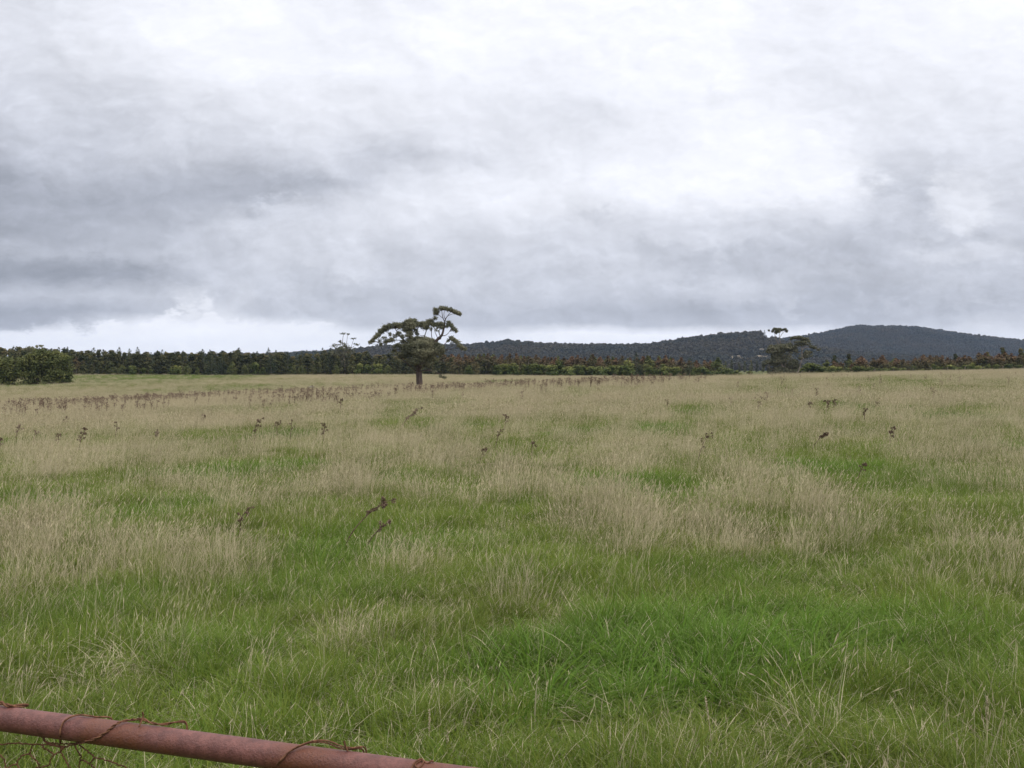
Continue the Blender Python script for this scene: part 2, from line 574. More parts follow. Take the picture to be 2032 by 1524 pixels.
def ground_material():
    m, t, out = new_mat('field_soil_and_thatch')
    a = t.new('ShaderNodeAttribute', attribute_name='dry')
    far = t.new('ShaderNodeAttribute', attribute_name='far')
    geo = t.new('ShaderNodeNewGeometry')
    n1 = t.noise(geo.outputs['Position'], 0.9, 6, 0.65)
    n2 = t.noise(geo.outputs['Position'], 9.0, 4, 0.6)
    n3 = t.noise(geo.outputs['Position'], 0.07, 5, 0.6)
    f = t.math('ADD', a.outputs['Fac'], t.math('MULTIPLY', t.math('SUBTRACT', n1.outputs['Fac'], 0.5), 0.9))
    f = t.math('ADD', f, t.math('MULTIPLY', t.math('SUBTRACT', n3.outputs['Fac'], 0.5), 0.8), clamp=True)
    near = t.mix(f, (0.055, 0.085, 0.022), (0.16, 0.125, 0.07))
    farc = t.mix(f, (0.080, 0.100, 0.034), (0.205, 0.165, 0.105))
    c = t.mix(far.outputs['Fac'], near, farc)
    c = t.mix(t.math('MULTIPLY', n2.outputs['Fac'], 0.5), c, (0.06, 0.05, 0.03))
    p = t.new('ShaderNodeBsdfPrincipled')
    t.l.new(c, p.inputs['Base Color'])
    p.inputs['Roughness'].default_value = 1.0
    p.inputs['Specular IOR Level'].default_value = 0.0
    b = t.new('ShaderNodeBump')
    b.inputs['Strength'].default_value = 0.6
    b.inputs['Distance'].default_value = 0.08
    t.l.new(n2.outputs['Fac'], b.inputs['Height'])
    t.l.new(b.outputs[0], p.inputs['Normal'])
    t.l.new(p.outputs[0], out.inputs['Surface'])
    return m


def foliage_material(name, dark, light, tip=None, tip_range=(0.5, 0.95), tip_amount=0.9, clump=0.9, trans=0.2, vary=0.35, broad=None):
    """leaves: two greens mixed by clump noise, an optional colour of new growth towards the top of the crown"""
    m, t, out = new_mat(name)
    tcn = t.new('ShaderNodeTexCoord')
    oi = t.new('ShaderNodeObjectInfo')
    off = t.vmath('ADD', tcn.outputs['Object'], t.vmath('SCALE', (13.1, 7.7, 3.3), scale=oi.outputs['Random']))
    n = t.noise(off, clump, 3, 0.6)
    n2 = t.noise(off, clump * 6, 2, 0.6)
    f = t.math('ADD', t.ramp(n.outputs['Fac'], 0.33, 0.67), t.math('MULTIPLY', t.math('SUBTRACT', n2.outputs['Fac'], 0.5), 0.9), clamp=True)
    c = t.mix(f, dark, light)
    if tip:
        sp = t.new('ShaderNodeSeparateXYZ')
        t.l.new(tcn.outputs['Generated'], sp.inputs[0])
        h = t.math('ADD', sp.outputs[2], t.math('MULTIPLY', t.math('SUBTRACT', n2.outputs['Fac'], 0.5), 0.9))
        h = t.math('ADD', h, t.math('MULTIPLY', t.math('SUBTRACT', oi.outputs['Random'], 0.5), 0.35))
        c = t.mix(t.math('MULTIPLY', t.ramp(h, *tip_range), tip_amount), c, tip)
    k = t.math('ADD', t.math('MULTIPLY', oi.outputs['Random'], vary), 1.0 - vary * 0.5)
    cv = t.new('ShaderNodeCombineXYZ')
    for i in range(3): t.l.new(k, cv.inputs[i])
    c = t.mix(1.0, c, cv.outputs[0], 'MULTIPLY')
    if broad:                                            # stands of different trees over the hillside
        geo = t.new('ShaderNodeNewGeometry')
        nb = t.noise(geo.outputs['Position'], broad, 4, 0.6)
        c = t.mix(t.ramp(nb.outputs['Fac'], 0.42, 0.62), c, t.mix(1.0, c, (1.35, 1.10, 0.95), 'MULTIPLY'))
        c = t.mix(t.ramp(nb.outputs['Fac'], 0.46, 0.34), c, t.mix(1.0, c, (0.62, 0.72, 0.78), 'MULTIPLY'))
    leafy(t, out, c, trans, 0.7, 0.08)
    return m


def bark_material(name, a, b, scale=3.0):
    m, t, out = new_mat(name)
    tcn = t.new('ShaderNodeTexCoord')
    n = t.noise(t.vmath('MULTIPLY', tcn.outputs['Object'], (1, 1, 0.25)), scale, 5, 0.65)
    c = t.mix(t.ramp(n.outputs['Fac'], 0.35, 0.65), a, b)
    p = t.new('ShaderNodeBsdfPrincipled')
    t.l.new(c, p.inputs['Base Color'])
    p.inputs['Roughness'].default_value = 0.9
    p.inputs['Specular IOR Level'].default_value = 0.15
    bm = t.new('ShaderNodeBump')
    bm.inputs['Strength'].default_value = 0.7
    t.l.new(n.outputs['Fac'], bm.inputs['Height'])
    t.l.new(bm.outputs[0], p.inputs['Normal'])
    t.l.new(p.outputs[0], out.inputs['Surface'])
    return m


M_GROUND = ground_material()
M_GUM = foliage_material('gum_leaves', (0.105, 0.110, 0.068), (0.185, 0.178, 0.110), clump=0.5)
M_CLUMP = foliage_material('clump_leaves', (0.066, 0.082, 0.027), (0.155, 0.160, 0.054), clump=0.45)
M_DARKTREE = foliage_material('plantation_leaves', (0.044, 0.054, 0.022), (0.105, 0.100, 0.040), tip=(0.17, 0.10, 0.05), tip_range=(0.85, 1.5), clump=0.55, vary=0.75)
M_CONIFER = foliage_material('conifer_needles', (0.030, 0.044, 0.024), (0.062, 0.074, 0.036), clump=0.6)
M_RED = foliage_material('red_tipped_leaves', (0.070, 0.082, 0.036), (0.125, 0.105, 0.046), tip=(0.145, 0.078, 0.048), tip_range=(0.35, 1.2), clump=0.7)
M_SHRUB = foliage_material('bright_bush_leaves', (0.052, 0.076, 0.022), (0.120, 0.138, 0.040), tip=(0.20, 0.195, 0.055), tip_range=(0.60, 1.2), tip_amount=0.8, clump=0.9)
M_FOREST = foliage_material('hill_forest_leaves', (0.036, 0.040, 0.030), (0.054, 0.056, 0.042), clump=0.12, vary=0.25, broad=0.009)
M_BARK_DARK = bark_material('rough_brown_bark', (0.048, 0.036, 0.031), (0.098, 0.073, 0.062))
M_BARK_PALE = bark_material('pale_gum_bark', (0.12, 0.10, 0.085), (0.25, 0.215, 0.185))
M_WEED = bark_material('dead_weed_brown', (0.075, 0.048, 0.032), (0.160, 0.108, 0.074), 30)
M_WEEDPALE = bark_material('faded_weed_brown', (0.15, 0.103, 0.073), (0.25, 0.182, 0.135), 30)

# ------------------------------------------------------------------ ground sheet
LUSH = [  # picture x, y, half width, half height, strength
    (1230, 1345, 330, 85, 1.0), (1620, 1290, 260, 70, 0.8), (1900, 1330, 220, 90, 0.5), (120, 1250, 170, 60, 0.45), (460, 1330, 150, 70, 0.35),
    (700, 1110, 90, 40, 0.6), (640, 1190, 150, 30, 0.35), (1480, 1160, 260, 30, 0.35), (980, 1010, 60, 12, 0.5), (1250, 975, 120, 18, 0.7),
    (460, 942, 110, 14, 0.7), (340, 1020, 70, 20, 0.6), (60, 1005, 80, 16, 0.6), (1640, 940, 70, 10, 0.8), (1830, 965, 150, 25, 0.4),
    (760, 962, 60, 7, 0.5), (560, 866, 60, 6, 0.8), (1310, 857, 70, 8, 0.9), (1120, 862, 60, 7, 0.6), (880, 855, 50, 5, 0.6),
    (1490, 786, 80, 3.5, 0.9), (1690, 812, 50, 4, 0.9), (1760, 814, 40, 4, 0.9), (1860, 832, 40, 5, 0.7), (1960, 834, 50, 6, 0.9),
    (1400, 820, 60, 4, 0.6), (1990, 895, 60, 9, 0.7), (1700, 828, 30, 3, 0.7), (890, 808, 40, 3, 0.7), (1130, 790, 60, 3, 0.6),
    (520, 824, 60, 4, 0.7), (370, 823, 80, 4, 0.5), (90, 878, 60, 8, 0.5), (700, 832, 60, 4, 0.4), (1240, 808, 30, 3, 0.6),
    (1010, 759, 60, 2.2, 0.9), (540, 771, 260, 6, 0.40), (250, 752, 220, 7, 0.50), (1830, 763, 60, 2, 0.6), (980, 1090, 110, 16, 0.3),
]
_lush = []
for (px, py, rx, ry, s) in LUSH:
    gx, gy, _ = ground_at(px, py)
    y0 = ground_at(px, py - ry)[1]
    y1 = ground_at(px, py + ry)[1]
    _lush.append((gx, 0.5 * (y0 + y1), max(rx / F * gy, 0.2) * 1.1, max(0.5 * abs(y0 - y1), 0.25) * (1.0 if gy < 8 else 1.45), s))


def lush_mask(x, y):
    wx = x + (fbm(x / 0.9, y / 0.9, 41, 3) - 0.5) * 0.10 * (y + 4)
    wy = y + (fbm(x / 0.9, y / 0.9, 57, 3) - 0.5) * 0.10 * (y + 4)
    m = np.zeros_like(np.asarray(x, float))
    for (cx, cy, rx, ry, s) in _lush:
        q = ((wx - cx) / rx) ** 2 + ((wy - cy) / ry) ** 2
        m = np.maximum(m, s * (1 - sstep(0.1, 1.9, q)))
    return m


def dry_mask(x, y):
    x = np.asarray(x, float); y = np.asarray(y, float)
    d = np.maximum(y, 1.0)
    base = np.interp(d, [2, 4, 5, 6.5, 8, 10, 14, 25, 45, 80, 100, 130, 200, 290, 330, 2000],
                     [0.04, 0.07, 0.11, 0.23, 0.34, 0.39, 0.42, 0.41, 0.42, 0.62, 0.74, 0.62, 0.60, 0.58, 0.10, 0.10])
    k = np.clip(d / 25.0, 0.25, 1.0)
    n = (fbm(x / 0.8, y / 1.0, 5, 4) - 0.5) * 1.25 + (fbm(x / 3.2, y / 4.5, 23, 4) - 0.5) * 0.60 * np.clip(d / 12.0, 0.3, 1) + (fbm(x / 24.0, y / 34.0, 31, 2) - 0.5) * 0.5 * k
    right = sstep(0.05, 0.35, x / np.maximum(d, 1)) * sstep(25, 50, d) * (1 - sstep(100, 140, d))
    return np.clip(base + n - 0.14 * right - lush_mask(x, y) * 0.75, 0, 1)


def build_ground():
    a_f = np.linspace(-40, 40, 201)
    a_b = np.linspace(40, 320, 71)[1:-1]
    A = np.radians(np.concatenate([a_f, a_b]))
    R = np.concatenate([[0.4], np.geomspace(0.9, 420, 270), np.geomspace(440, 6000, 40)])
    rr, aa = np.meshgrid(R, A, indexing='ij')
    x, y = rr * np.sin(aa), rr * np.cos(aa)
    z = ground_z(x, y)
    V = np.stack([x, y, z], -1).reshape(-1, 3)
    nR, nA = rr.shape
    i = np.arange(nR - 1)[:, None] * nA
    j = np.arange(nA)[None, :]
    k = (j + 1) % nA
    Q = np.stack([i + j, i + nA + j, i + nA + k, i + k], -1).reshape(-1, 4)
    Q = Q[:, ::-1]
    V = np.vstack([V, [[0, 0, 0]]])
    c = len(V) - 1
    T = np.stack([np.arange(nA), (np.arange(nA) + 1) % nA, np.full(nA, c)], -1)[:, ::-1]
    dry = np.append(dry_mask(x, y).ravel(), 0.3)
    far = np.append(sstep(14, 70, rr).ravel(), 0)
    me = mesh_from('ground', V, [Q, T], M_GROUND, True, {'dry': ('FLOAT', dry), 'far': ('FLOAT', far)})
    o = obj('ground', me)
    tag(o, kind='structure', label='open rough pasture sloping gently to a low crest', cat='ground')
    return o


build_ground()

# ------------------------------------------------------------------ hills with forest
RIDGE_A = dict(D=1550.0, w=560.0, u=[-1500, -200, 300, 560, 700, 760, 850, 930, 970, 1010, 1050, 1120, 1200, 1250, 1290, 1340, 1380, 1420, 1470, 1508, 1514, 1540, 1580, 1640, 1750, 2032, 3500],
               p=[724, 722, 716, 710, 703, 695, 694, 692, 688, 684, 688, 691, 692, 693, 692, 684, 677, 671, 669, 669, 679, 682, 690, 700, 712, 722, 728])
RIDGE_B = dict(D=2500.0, w=800.0, u=[-1500, 1200, 1450, 1508, 1560, 1600, 1640, 1680, 1705, 1760, 1800, 1840, 1880, 1940, 1990, 2032, 2200, 2500, 3500],
               p=[725, 718, 700, 683, 676, 671, 664, 654, 650, 652, 652, 656, 662, 670, 676, 680, 692, 706, 716])


def hill_z(x, y):
    u = col_u(x, y)
    d = np.maximum(y, 1.0)
    z = np.full_like(np.asarray(x, float), -4.0)
    for R in (RIDGE_A, RIDGE_B):
        top = CAM_H + (HORIZON - np.interp(u, R['u'], R['p'])) / F * R['D']
        prof = np.exp(-((d - R['D']) / (R['w'] * 0.5)) ** 2)
        front = np.exp(-np.abs((d - R['D']) / (R['w'] * 0.62)) ** 1.6)
        pr = np.where(d < R['D'], front, prof)
        gul = 1 + (fbm(x / 210.0, y / 210.0, 77, 3) - 0.5) * 0.85 * (1 - pr ** 3)
        z = np.maximum(z, -4 + (top + 4) * pr * gul)
    return z


def clearing(x, y):
    """open straw-coloured paddocks on the slope of the nearer ridge"""
    u = col_u(x, y); z = hill_z(x, y)
    p = HORIZON - (z - CAM_H) / np.maximum(y, 1) * F
    wob = (fbm(x / 35.0, y / 35.0, 15, 3) - 0.5)
    m = np.zeros_like(u)
    for (cu, cp, ru, rp) in ((1466, 712.5, 24, 7.6), (1513, 712.5, 19, 8.0), (1481, 722, 12, 6.5), (1597, 718, 26, 7.5), (1512, 695, 6, 6)):
        q = ((u - cu) / ru) ** 2 + ((p - cp) / rp) ** 2 + wob * 1.4
        m = np.maximum(m, (q < 1).astype(float) * (y < 1560))
    return m


def build_hills():
    U = np.concatenate([np.linspace(-1500, 640, 90), np.linspace(650, 2100, 330), np.linspace(2110, 3500, 60)])
    D = np.concatenate([np.linspace(900, 1640, 120), np.linspace(1660, 3600, 80)])
    dd, uu = np.meshgrid(D, U, indexing='ij')
    x, y = (uu - CX) / F * dd, dd
    z = hill_z(x, y) + 0.0
    nD, nU = dd.shape
    i = np.arange(nD - 1)[:, None] * nU
    j = np.arange(nU - 1)[None, :]
    Q = np.stack([i + j, i + j + 1, i + nU + j + 1, i + nU + j], -1).reshape(-1, 4)
    m, t, out = new_mat('hill_soil_and_straw')
    a = t.new('ShaderNodeAttribute', attribute_name='open')
    geo = t.new('ShaderNodeNewGeometry')
    n = t.noise(geo.outputs['Position'], 0.03, 4, 0.6)
    op = t.mix(n.outputs['Fac'], (0.15, 0.125, 0.088), (0.21, 0.175, 0.13))
    c = t.mix(a.outputs['Fac'], (0.036, 0.040, 0.028), op)
    p = t.new('ShaderNodeBsdfPrincipled')
    t.l.new(c, p.inputs['Base Color'])
    p.inputs['Roughness'].default_value = 1.0
    p.inputs['Specular IOR Level'].default_value = 0.0
    t.l.new(p.outputs[0], out.inputs['Surface'])
    me = mesh_from('hills', np.stack([x, y, z], -1).reshape(-1, 3), Q, m, True, {'open': ('FLOAT', clearing(x, y).ravel())})
    tag(obj('hills', me), kind='structure', label='low wooded hills behind the paddocks with a broad dark hump', cat='hills')


build_hills()


# ------------------------------------------------------------------ instancing for the two things nobody could count: grass, far wood
def scatter(name, pts, coll, rot, scl, idx, extra, label, cat):
    at = {'rot': ('FLOAT_VECTOR', rot), 'scl': ('FLOAT_VECTOR', scl), 'idx': ('INT', idx)}
    for k, v in extra.items(): at[k] = ('FLOAT', v)
    me = mesh_from(name, pts, [], None, False, at)
    o = obj(name, me)
    ng = bpy.data.node_groups.new(name + '_scatter', 'GeometryNodeTree')
    ng.interface.new_socket('Geometry', in_out='INPUT', socket_type='NodeSocketGeometry')
    ng.interface.new_socket('Geometry', in_out='OUTPUT', socket_type='NodeSocketGeometry')
    t = NT(ng)
    gi, go = t.new('NodeGroupInput'), t.new('NodeGroupOutput')
    ci = t.new('GeometryNodeCollectionInfo')
    ci.inputs['Collection'].default_value = coll
    ci.inputs['Separate Children'].default_value = True
    ci.inputs['Reset Children'].default_value = True
    iop = t.new('GeometryNodeInstanceOnPoints')

    def attr(nm, typ):
        n = t.new('GeometryNodeInputNamedAttribute', data_type=typ)
        n.inputs['Name'].default_value = nm
        return n.outputs['Attribute']
    t.l.new(gi.outputs[0], iop.inputs['Points'])
    t.l.new(ci.outputs[0], iop.inputs['Instance'])
    iop.inputs['Pick Instance'].default_value = True
    t.l.new(attr('idx', 'INT'), iop.inputs['Instance Index'])
    e2r = t.new('FunctionNodeEulerToRotation')
    t.l.new(attr('rot', 'FLOAT_VECTOR'), e2r.inputs[0])
    t.l.new(e2r.outputs[0], iop.inputs['Rotation'])
    t.l.new(attr('scl', 'FLOAT_VECTOR'), iop.inputs['Scale'])
    t.l.new(iop.outputs[0], go.inputs[0])
    md = o.modifiers.new('scatter', 'NODES')
    md.node_group = ng
    tag(o, label, cat, kind='stuff')
    return o


def hidden_collection(name, meshes):
    c = bpy.data.collections.new(name)
    for i, me in enumerate(meshes):
        c.objects.link(bpy.data.objects.new('%s_%03d' % (name, i), me))
    return c


def build_forest():
    rng = np.random.default_rng(8)
    protos = []
    for k in range(5):
        mb = MB()
        r = rng.uniform(3.3, 4.8)
        for c in range(6):
            ang = rng.uniform(0, 6.28); q = rng.uniform(0, 0.55) * r
            cc = (q * math.cos(ang), q * math.sin(ang), rng.uniform(2.5, 7.0))
            p, n = blob_points(rng, 34, cc, (r * 0.62, r * 0.62, 1.9), 0.5, 0.6)
            mb.add(*leaf_cards(p, n, 2.1, 1.5, rng))
        protos.append(mb.mesh('forest_crown', M_FOREST))
    co = hidden_collection('forest_crown', protos)
    pts = []
    for (d0, d1, u0, u1, step) in ((950, 1640, -200, 2250, 5.0), (1640, 2620, 1150, 2500, 6.0)):
        ys = np.arange(d0, d1, step)
        for yv in ys:
            x0, x1 = (u0 - CX) / F * yv, (u1 - CX) / F * yv
            xs = np.arange(x0, x1, step)
            xs = xs + rng.normal(0, 0.7, len(xs)) * step
            yr = yv + rng.normal(0, 0.7, len(xs)) * step
            pts.append(np.stack([xs, yr], -1))
    P = np.concatenate(pts)
    z = hill_z(P[:, 0], P[:, 1])
    open_ = clearing(P[:, 0], P[:, 1])
    keep = (z > ground_z(P[:, 0], P[:, 1]) + 0.4) & ((open_ < 0.5) | (rng.uniform(size=len(P)) < 0.05)) & (rng.uniform(size=len(P)) < 0.95)
    P, z = P[keep], z[keep]
    n = len(P)
    s = rng.uniform(0.6, 1.25, n) * (0.85 + 0.3 * fbm(P[:, 0] / 60, P[:, 1] / 60, 91, 2))
    scatter('forest', np.stack([P[:, 0], P[:, 1], z - 2.2], -1), co,
            np.stack([np.zeros(n), np.zeros(n), rng.uniform(0, 6.28, n)], -1), np.stack([s, s, s * rng.uniform(0.8, 1.15, n)], -1),
            rng.integers(0, 5, n), {}, 'dark blue green wood covering the far hills', 'forest')


build_forest()


# ------------------------------------------------------------------ grass
def blades(rng, n, radius, h, w, segs, bend, droop, dry, wind=0.10, hvar=0.4, twist=0.0):
    """n ribbon blades -> verts, quads, per-vertex (random, height, straw)"""
    ang = rng.uniform(0, 2 * math.pi, n)
    q = radius * np.sqrt(rng.uniform(0, 1, n))
    bx, by = q * np.cos(ang), q * np.sin(ang)
    hh = h * rng.uniform(1 - hvar, 1 + hvar, n)
    la = ang + rng.normal(0, 0.9, n)
    b = bend * rng.uniform(0.2, 1.6, n)
    dx, dy = np.cos(la) * b + wind, np.sin(la) * b
    fa = la + math.pi / 2 + rng.normal(0, 0.5, n)
    px, py = np.cos(fa), np.sin(fa)
    ww = w * rng.uniform(0.6, 1.3, n)
    dr = droop * rng.uniform(0.2, 1.5, n)
    rnd = rng.uniform(0, 1, n)
    dv = (rng.uniform(size=n) < dry).astype(float) if np.isscalar(dry) else dry
    dv = np.clip(dv * rng.uniform(0.7, 1.0, n) + rng.uniform(0, 0.05, n), 0, 1)
    V = np.zeros((n, segs + 1, 2, 3)); C = np.zeros((n, segs + 1, 2, 4))
    for s in range(segs + 1):
        t = s / segs
        cx = bx + dx * hh * t ** 1.8
        cy = by + dy * hh * t ** 1.8
        cz = hh * (t - dr * t ** 2.6)
        wd = ww * (1 - t ** 1.6) * 0.5 + 0.0004
        V[:, s, 0] = np.stack([cx - px * wd, cy - py * wd, cz], -1)
        V[:, s, 1] = np.stack([cx + px * wd, cy + py * wd, cz], -1)
        C[:, s, :, 0] = rnd[:, None]; C[:, s, :, 1] = t; C[:, s, :, 2] = np.clip(dv + 0.09 * t ** 3, 0, 1)[:, None]; C[:, s, :, 3] = 1
    k = (segs + 1) * 2
    base = np.arange(n)[:, None, None] * k
    sidx = np.arange(segs)[None, :, None] * 2
    Q = base + sidx + np.array([0, 1, 3, 2])[None, None, :]
    tips = np.stack([bx + dx * hh, by + dy * hh, hh * (1 - dr)], -1)
    tdir = np.stack([dx * 1.8, dy * 1.8, 1 - 2.6 * dr], -1)
    tdir /= np.linalg.norm(tdir, axis=1)[:, None]
    return V.reshape(-1, 3), Q.reshape(-1, 4), C.reshape(-1, 4), tips, tdir


def heads(rng, tips, tdir, length, width, crosses=2):
    n = len(tips)
    Vs, Cs = [], []
    L = length * rng.uniform(0.6, 1.3, n)[:, None]
    rnd = rng.uniform(0, 1, n)
    for c in range(crosses):
        a = rng.normal(size=(n, 3))
        s = np.cross(tdir, a); s /= np.linalg.norm(s, axis=1)[:, None]
        wv = s * (width * rng.uniform(0.6, 1.3, n)[:, None]) * 0.5
        b0 = tips - tdir * L * 0.35
        V = np.stack([b0, b0 + tdir * L * 0.45 - wv, tips + tdir * L * 0.65, b0 + tdir * L * 0.45 + wv], 1)
        C = np.zeros((n, 4, 4)); C[:, :, 0] = rnd[:, None]; C[:, :, 1] = 1; C[:, :, 2] = rng.uniform(0.8, 1.0, n)[:, None]; C[:, :, 3] = 1
        Vs.append(V.reshape(-1, 3)); Cs.append(C.reshape(-1, 4))
    V = np.concatenate(Vs)
    return V, np.arange(len(V)).reshape(-1, 4), np.concatenate(Cs)


class Tuft:
    def __init__(self):
        self.v, self.q, self.c, self.n = [], [], [], 0

    def add(self, v, q, c):
        self.v.append(v); self.q.append(q + self.n); self.c.append(c); self.n += len(v)

    def mesh(self, name='grass_tuft'):
        return mesh_from(name, np.concatenate(self.v), np.concatenate(self.q), M_GRASS, False, {'bl': ('FLOAT_COLOR', np.concatenate(self.c))})


def tuft_mesh(kind, lod, seed):
    rng = np.random.default_rng(seed)
    R = (0.10, 0.20, 0.48)[lod]
    N = (50, 66, 120)[lod]
    S = (4, 2, 1)[lod]
    wf = (0.92, 1.25, 2.5)[lod]
    t = Tuft()
    if kind == 'green':
        t.add(*blades(rng, int(N * 1.35), R, 0.155, 0.0036 * wf, S, 0.6, 0.28, 0.05)[:3])
        t.add(*blades(rng, N // 2, R, 0.09, 0.0040 * wf, S, 1.0, 0.4, 0.22)[:3])
    elif kind == 'lush':
        t.add(*blades(rng, int(N * 0.75), R, 0.235, 0.0068 * wf, S + (1 if lod < 2 else 0), 0.7, 0.42, 0.02)[:3])
        t.add(*blades(rng, N // 2, R, 0.17, 0.0040 * wf, S, 0.8, 0.3, 0.22)[:3])
    elif kind == 'mixed':
        t.add(*blades(rng, int(N * 1.25), R, 0.15, 0.0036 * wf, S, 0.6, 0.28, 0.12)[:3])
        v, q, c, tp, td = blades(rng, N // 9, R, 0.26, 0.0016 * wf, S, 0.3, 0.10, 0.8, wind=0.13)
        t.add(v, q, c)
        t.add(*heads(rng, tp, td, 0.045, (0.0036, 0.006, 0.015)[lod]))
    elif kind == 'straw':
        v, q, c, tp, td = blades(rng, int(N * (0.44, 0.52, 0.44)[lod]), R * 1.2, (0.27, 0.30, 0.32)[lod], 0.0016 * wf, S, 0.25, 0.08, 0.9, wind=0.13, hvar=0.5)
        t.add(v, q, c)
        t.add(*heads(rng, tp, td, 0.06, (0.0036, 0.0062, 0.016)[lod]))
        t.add(*blades(rng, int(N * 1.0), R, 0.16, 0.0036 * wf, S, 0.55, 0.25, 0.22)[:3])
    elif kind == 'litter':
        t.add(*blades(rng, N // 2, R, 0.11, 0.0038 * wf, S, 1.6, 0.7, 0.95, wind=0.0)[:3])
        t.add(*blades(rng, int(N * 0.8), R, 0.14, 0.0036 * wf, S, 0.6, 0.3, 0.2)[:3])
    return t.mesh()


KINDS_ = ['green', 'lush', 'mixed', 'straw', 'litter']
NVAR = 3
protos = []
for lod in range(3):
    for ki, k in enumerate(KINDS_):
        for v in range(NVAR):
            protos.append(tuft_mesh(k, lod, 1000 + lod * 100 + ki * 10 + v))
GRASS_PROTOS = hidden_collection('grass_tuft', protos)


def build_grass():
    rng = np.random.default_rng(21)
    yg = np.concatenate([np.arange(1.9, 60, 0.1), np.arange(60, 292, 0.5)])
    dens = np.where(yg < 6, 170.0, 170.0 * (6 / yg) ** 1.25)
    half = 0.56 * yg + 2.2
    pdf = dens * 2 * half
    cdf = np.concatenate([[0], np.cumsum(0.5 * (pdf[1:] + pdf[:-1]) * np.diff(yg))])
    n = int(cdf[-1])
    y = np.interp(rng.uniform(0, cdf[-1], n), cdf, yg)
    x = rng.uniform(-1, 1, n) * (0.56 * y + 2.2)
    D = dry_mask(x, y)
    L = lush_mask(x, y)
    lod = np.where(y + rng.normal(0, 0.7, n) < 9, 0, np.where(y + rng.normal(0, 3, n) < 32, 1, 2))
    r1 = rng.uniform(size=n)
    pd = np.clip((D - 0.22) * 1.35, 0, 0.97)
    kind = np.where(r1 < pd * 0.80, 3, np.where(r1 < pd * 0.80 + 0.10 + 0.2 * D, 2, 0))
    kind = np.where((L + rng.normal(0, 0.12, n) > 0.55) & (rng.uniform(size=n) < L * 0.66), 1, kind)
    kind = np.where((rng.uniform(size=n) < 0.12 + 0.10 * D) & (y < 40) & (L < 0.6), 4, kind)
    idx = lod * len(KINDS_) * NVAR + kind * NVAR + rng.integers(0, NVAR, n)
    hm = 0.40 + 1.2 * fbm(x / 0.55, y / 0.55, 61, 3) + rng.normal(0, 0.13, n) - 0.10 * np.clip(L, 0, 1) * (y > 9)
    hm = np.clip(hm, 0.4, 1.75)
    sh = np.clip(rng.normal(1, 0.15, n), 0.6, 1.5)
    scl = np.stack([sh, sh, hm * np.interp(y, [4, 8, 14, 40, 90], [0.90, 0.88, 0.92, 1.0, 0.95])], -1)
    rot = np.stack([rng.normal(0, 0.09, n), rng.normal(0, 0.09, n), rng.normal(0, 1.0, n)], -1)
    tint = np.clip(fbm(x / 0.7, y / 0.7, 71, 3) + rng.normal(0, 0.16, n), 0, 1)
    z = ground_z(x, y) - 0.015
    scatter('grass', np.stack([x, y, z], -1), GRASS_PROTOS, rot, scl, idx, {'dry': D, 'tint': tint, 'lush': np.clip(L, 0, 1)},
            'rough knee high pasture grass, green near the gate and straw coloured beyond', 'grass')


build_grass()


